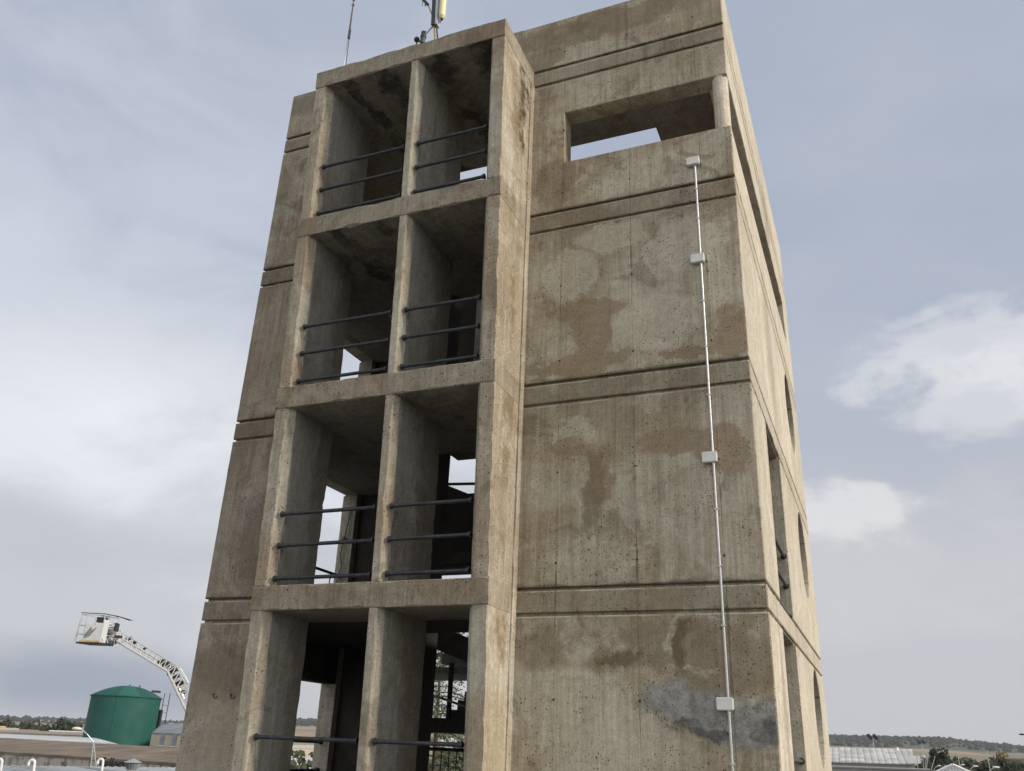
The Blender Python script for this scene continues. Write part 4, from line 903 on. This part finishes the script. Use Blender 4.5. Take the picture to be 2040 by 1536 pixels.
# poles on the annexe roof
for i, (u0, v0, u1, v1, lab) in enumerate(((1829, 1530, 1826, 1506, 'thin leaning pole, leftmost of the cluster on the annexe roof'), (1840, 1531, 1838.5, 1508, 'pole with small white head in the cluster on the annexe roof'), (1843, 1531, 1845.5, 1508, 'thin pole just right of the white-headed pole'), (1845, 1531, 1849, 1507, 'thin pole leaning right, second from the right in the cluster'), (1855, 1531, 1863, 1506, 'strongly leaning pole, rightmost of the cluster on the annexe roof'))):
    a, b_ = at(u0, v0+3, 92), at(u1, v1, 92); bm = BM(); tube(bm, a, b_, 0.03, 6)
    if i == 1: ball(bm, b_, 0.20, 1.2, 1, 0.8, 10)
    tag(link('pole', bm, galv, loc=tuple(a)), lab, 'pole', 'poles on the annexe roof')
for u0, v0, u1, v1, D_, lab in ((1912.5, 1545, 1908.5, 1503, 85, 'slender light pole crossing the right slope of the glazed gable'), (1973, 1545, 1966, 1495, 80, 'slender light pole between the gable and the old building')):
    a, b_ = at(u0, v0, D_), at(u1, v1, D_); a.z = GZ; bm = BM(); tube(bm, a, b_, 0.045, 6, 0.025); tag(link('light_pole', bm, galv, loc=tuple(a)), lab, 'pole')
# glazed gable
GA, GP, GB = at(1862, 1539, 80), at(1898, 1523, 80), at(1934, 1539, 80)
T_ = thing('greenhouse', 'glazed gable end with white diagonal framing at the bottom right', 'greenhouse', Vector(((GA.x+GB.x)/2, (GA.y+GB.y)/2, GZ)))
dep = hdir(CAM, GP)*14; bm = BM(); 
A0, B0_ = Vector((GA.x, GA.y, GZ)), Vector((GB.x, GB.y, GZ))
for off_ in (Vector((0, 0, 0)), dep): bm.faces.new([bm.verts.new(q+off_) for q in (A0, B0_, GB, GP, GA)])
for p, q in ((GA, GP), (GP, GB), (A0, GA), (B0_, GB)): bm.faces.new([bm.verts.new(v_) for v_ in (p, q, q+dep, p+dep)])
link('glazing', bm, paint('dull_glass', (0.16, 0.18, 0.17), 0.3, 0, 0.2, 1.0), T_)
bm = BM(); e_ = -hdir(CAM, GP)*0.05
path(bm, [GA+e_, GP+e_, GB+e_], 0.10)
for k in range(1, 12):
    s = k/12; lo = GA.lerp(GB, s); hi = GA.lerp(GP, s*2) if s < .5 else GP.lerp(GB, s*2-1); tube(bm, Vector((lo.x, lo.y, GZ))+e_, hi+e_, 0.035, 4)
for k in range(1, 5):
    s = k/5; tube(bm, GA.lerp(GP, s)+e_, GB.lerp(GP, s)+e_, 0.03, 4); 
for k in range(10): s = k/10; tube(bm, GA.lerp(GP, s)+e_, (GA.lerp(GB, (s+.25)) if s < .75 else GB)+e_, 0.03, 4)
link('frame', bm, white, T_)
# old building with rows of windows
oldm = paint('old_ochre_wall', (0.28, 0.22, 0.15), 0.9, 0, 0.2, 0.15); dkw = paint('dark_window', (0.035, 0.035, 0.035), 0.4)
A_, B_2 = at(2001, 1537, 300), at(2075, 1541, 280); zt = at(2005, 1511, 300).z; T_ = thing('old_factory', 'ochre building with rows of small dark windows at the right edge', 'building', Vector((A_.x, A_.y, GZ)))
ex = hdir(A_, B_2); Lb = math.hypot(B_2.x-A_.x, B_2.y-A_.y); en = Vector((-ex.y, ex.x, 0)); zb = GZ
if en.dot(CAM-A_) > 0: en = -en
bm = BM(); obox(bm, Vector((A_.x, A_.y, (zt+zb)/2))+ex*Lb/2+en*6, ex*Lb/2, en*6, (0, 0, (zt-zb)/2)); link('wall', bm, oldm, T_)
for r_ in range(3):
    for k in range(9):
        c = Vector((A_.x, A_.y, zt-1.0-r_*1.75))+ex*(0.9+k*1.35)-en*0.03; bm = BM(); obox(bm, c, ex*0.30, en*0.03, (0, 0, 0.48)); link('window', bm, dkw, T_)
# trees on the right
TR = [(1868, 1492, 170, 30, 'tallest dark tree, left of centre in the tree belt right of the hall', leafD), (1845, 1514, 150, 26, 'dark rounded tree behind the leaning poles', leafD), (1892, 1507, 175, 34, 'broad dark tree behind the glazed gable peak', leafD), (1930, 1512, 180, 36, 'wide dark tree in the belt right of the gable', leafM),
      (1950, 1508, 185, 40, 'dark tree in the middle of the right-hand belt', leafD), (1985, 1511, 170, 36, 'dark tree left of the ochre building', leafD), (1968, 1517, 160, 30, 'lower dark tree between two broader crowns', leafM), (1993, 1497, 260, 22, 'bare-looking yellowish autumn tree by the ochre building', leafA), (2030, 1518, 150, 44, 'dark tree in front of the ochre building at the right edge', leafD), (1912, 1517, 150, 34, 'low olive tree behind the right slope of the gable', leafM), (2008, 1522, 150, 28, 'low dark bush-like tree at the foot of the ochre building', leafM), (1857, 1508, 180, 28, 'dark tree just left of the tallest tree', leafM)]
for i, (u, v, D_, w_, lab, mt) in enumerate(TR):
    p = at(u, v, D_); h = p.z-GZ; W_ = w_*D_/1705*1.25; tree((p.x, p.y, GZ), h, max(W_, h*0.45), lab, mt, 2200, seed=i+5)
# trees on the left plain
for i, (u, v, D_, w_, lab) in enumerate(((125, 1442, 260, 52, 'broad dark tree just left of the green tank'), (20, 1441, 330, 40, 'dark tree on the left plain near the picture edge'), (60, 1443, 340, 60, 'wide low tree between the left edge and the lamp'), (152, 1443, 270, 36, 'dark tree touching the left side of the green tank'), (92, 1445, 320, 40, 'low tree behind the red roof'))):
    p = at(u, v, D_); h = p.z-GZ; tree((p.x, p.y, GZ), h, w_*D_/1705*1.1, lab, leafM if i % 2 else leafD, 900, seed=i+50)
# what shows through the lowest openings
E0, E1 = pr(575, 1515, 90, 640, 1518, 90); R0, R1 = pr(575, 1506, 100, 640, 1508, 100)
shed('white_shed', 'white low building seen through the lowest left opening', E0, E1, R0, R1, paint('white_render', (0.55, 0.54, 0.50), 0.8), paint('shed_roof', (0.45, 0.46, 0.46), 0.7))
E0, E1 = pr(560, 1489, 170, 640, 1491, 170); R0, R1 = pr(560, 1483, 185, 640, 1485, 185)
shed('cream_building', 'cream building beyond the white shed, seen through the lowest left opening', E0, E1, R0, R1, paint('cream_render_far', (0.50, 0.43, 0.32), 0.8), paint('far_roof', (0.45, 0.43, 0.40), 0.7))
E0, E1 = pr(878, 1476, 210, 915, 1477, 210); R0, R1 = pr(878, 1466, 225, 915, 1467, 225)
shed('pale_building', 'pale building beside the cedar, seen through the lowest right opening', E0, E1, R0, R1, paint('pale_render', (0.48, 0.46, 0.42), 0.8), paint('pale_roof', (0.5, 0.5, 0.5), 0.7))
p = at(598, 1503, 75); tree((p.x, p.y, GZ), p.z-GZ, 5, 'small green tree seen through the lowest left opening', leafM, 700, 77)
p = at(920, 1496, 60); tree((p.x, p.y, GZ), p.z-GZ, 7, 'green bushy tree behind the balustrade, seen through the lowest right opening', leafM, 1500, 78)
# cedar
p = at(866, 1500, 30); T_ = thing('cedar_tree', 'cedar with tiered drooping branches seen through the lowest right opening', 'tree', (p.x, p.y, GZ)); hC = 11.5; rnd = random.Random(9)
bm = BM(); tube(bm, (p.x, p.y, GZ), (p.x, p.y, GZ+hC), 0.16, 8, 0.02)
lf_ = BM()
for k in range(120):
    z = GZ+2+(hC-2.2)*k/120+rnd.uniform(-.1, .1); s = 1-(z-GZ)/hC; L_ = 0.35+2.6*s**0.8; a = rnd.uniform(0, 6.28); dv = Vector((math.cos(a), math.sin(a), 0)); pts = [Vector((p.x, p.y, z))+dv*L_*q+Vector((0, 0, 0.25*q*L_*0.6-0.28*L_*q*q)) for q in (0, .25, .5, .75, 1)]
    path(bm, pts, 0.015+0.02*s, 5)
    for j in range(70):
        q = rnd.uniform(0.15, 1); i0 = min(3, int(q*4)); c = pts[i0].lerp(pts[i0+1], q*4-i0)+Vector((rnd.gauss(0, .10), rnd.gauss(0, .10), rnd.uniform(-.14, .04))); leaf(lf_, c, rnd.uniform(.03, .06), rnd)
link('trunk', bm, barkm, T_); link('crown', lf_, leafC, T_)

# ------------------------------------------------------------------ haze over the plain
bm = BM(); box(bm, (-9500, -9500, -80), (9500, 9500, 160))
hz = bpy.data.materials.new('haze'); hz.use_nodes = True; hn = hz.node_tree; hn.nodes.clear()
ho = hn.nodes.new('ShaderNodeOutputMaterial'); hv = hn.nodes.new('ShaderNodeVolumePrincipled'); hv.inputs['Color'].default_value = (0.80, 0.86, 0.95, 1); hv.inputs['Density'].default_value = 0.00009
hn.links.new(hv.outputs[0], ho.inputs['Volume'])
kind(link('haze', bm, hz), 'stuff', 'thin pale haze over the distant plain', 'haze')
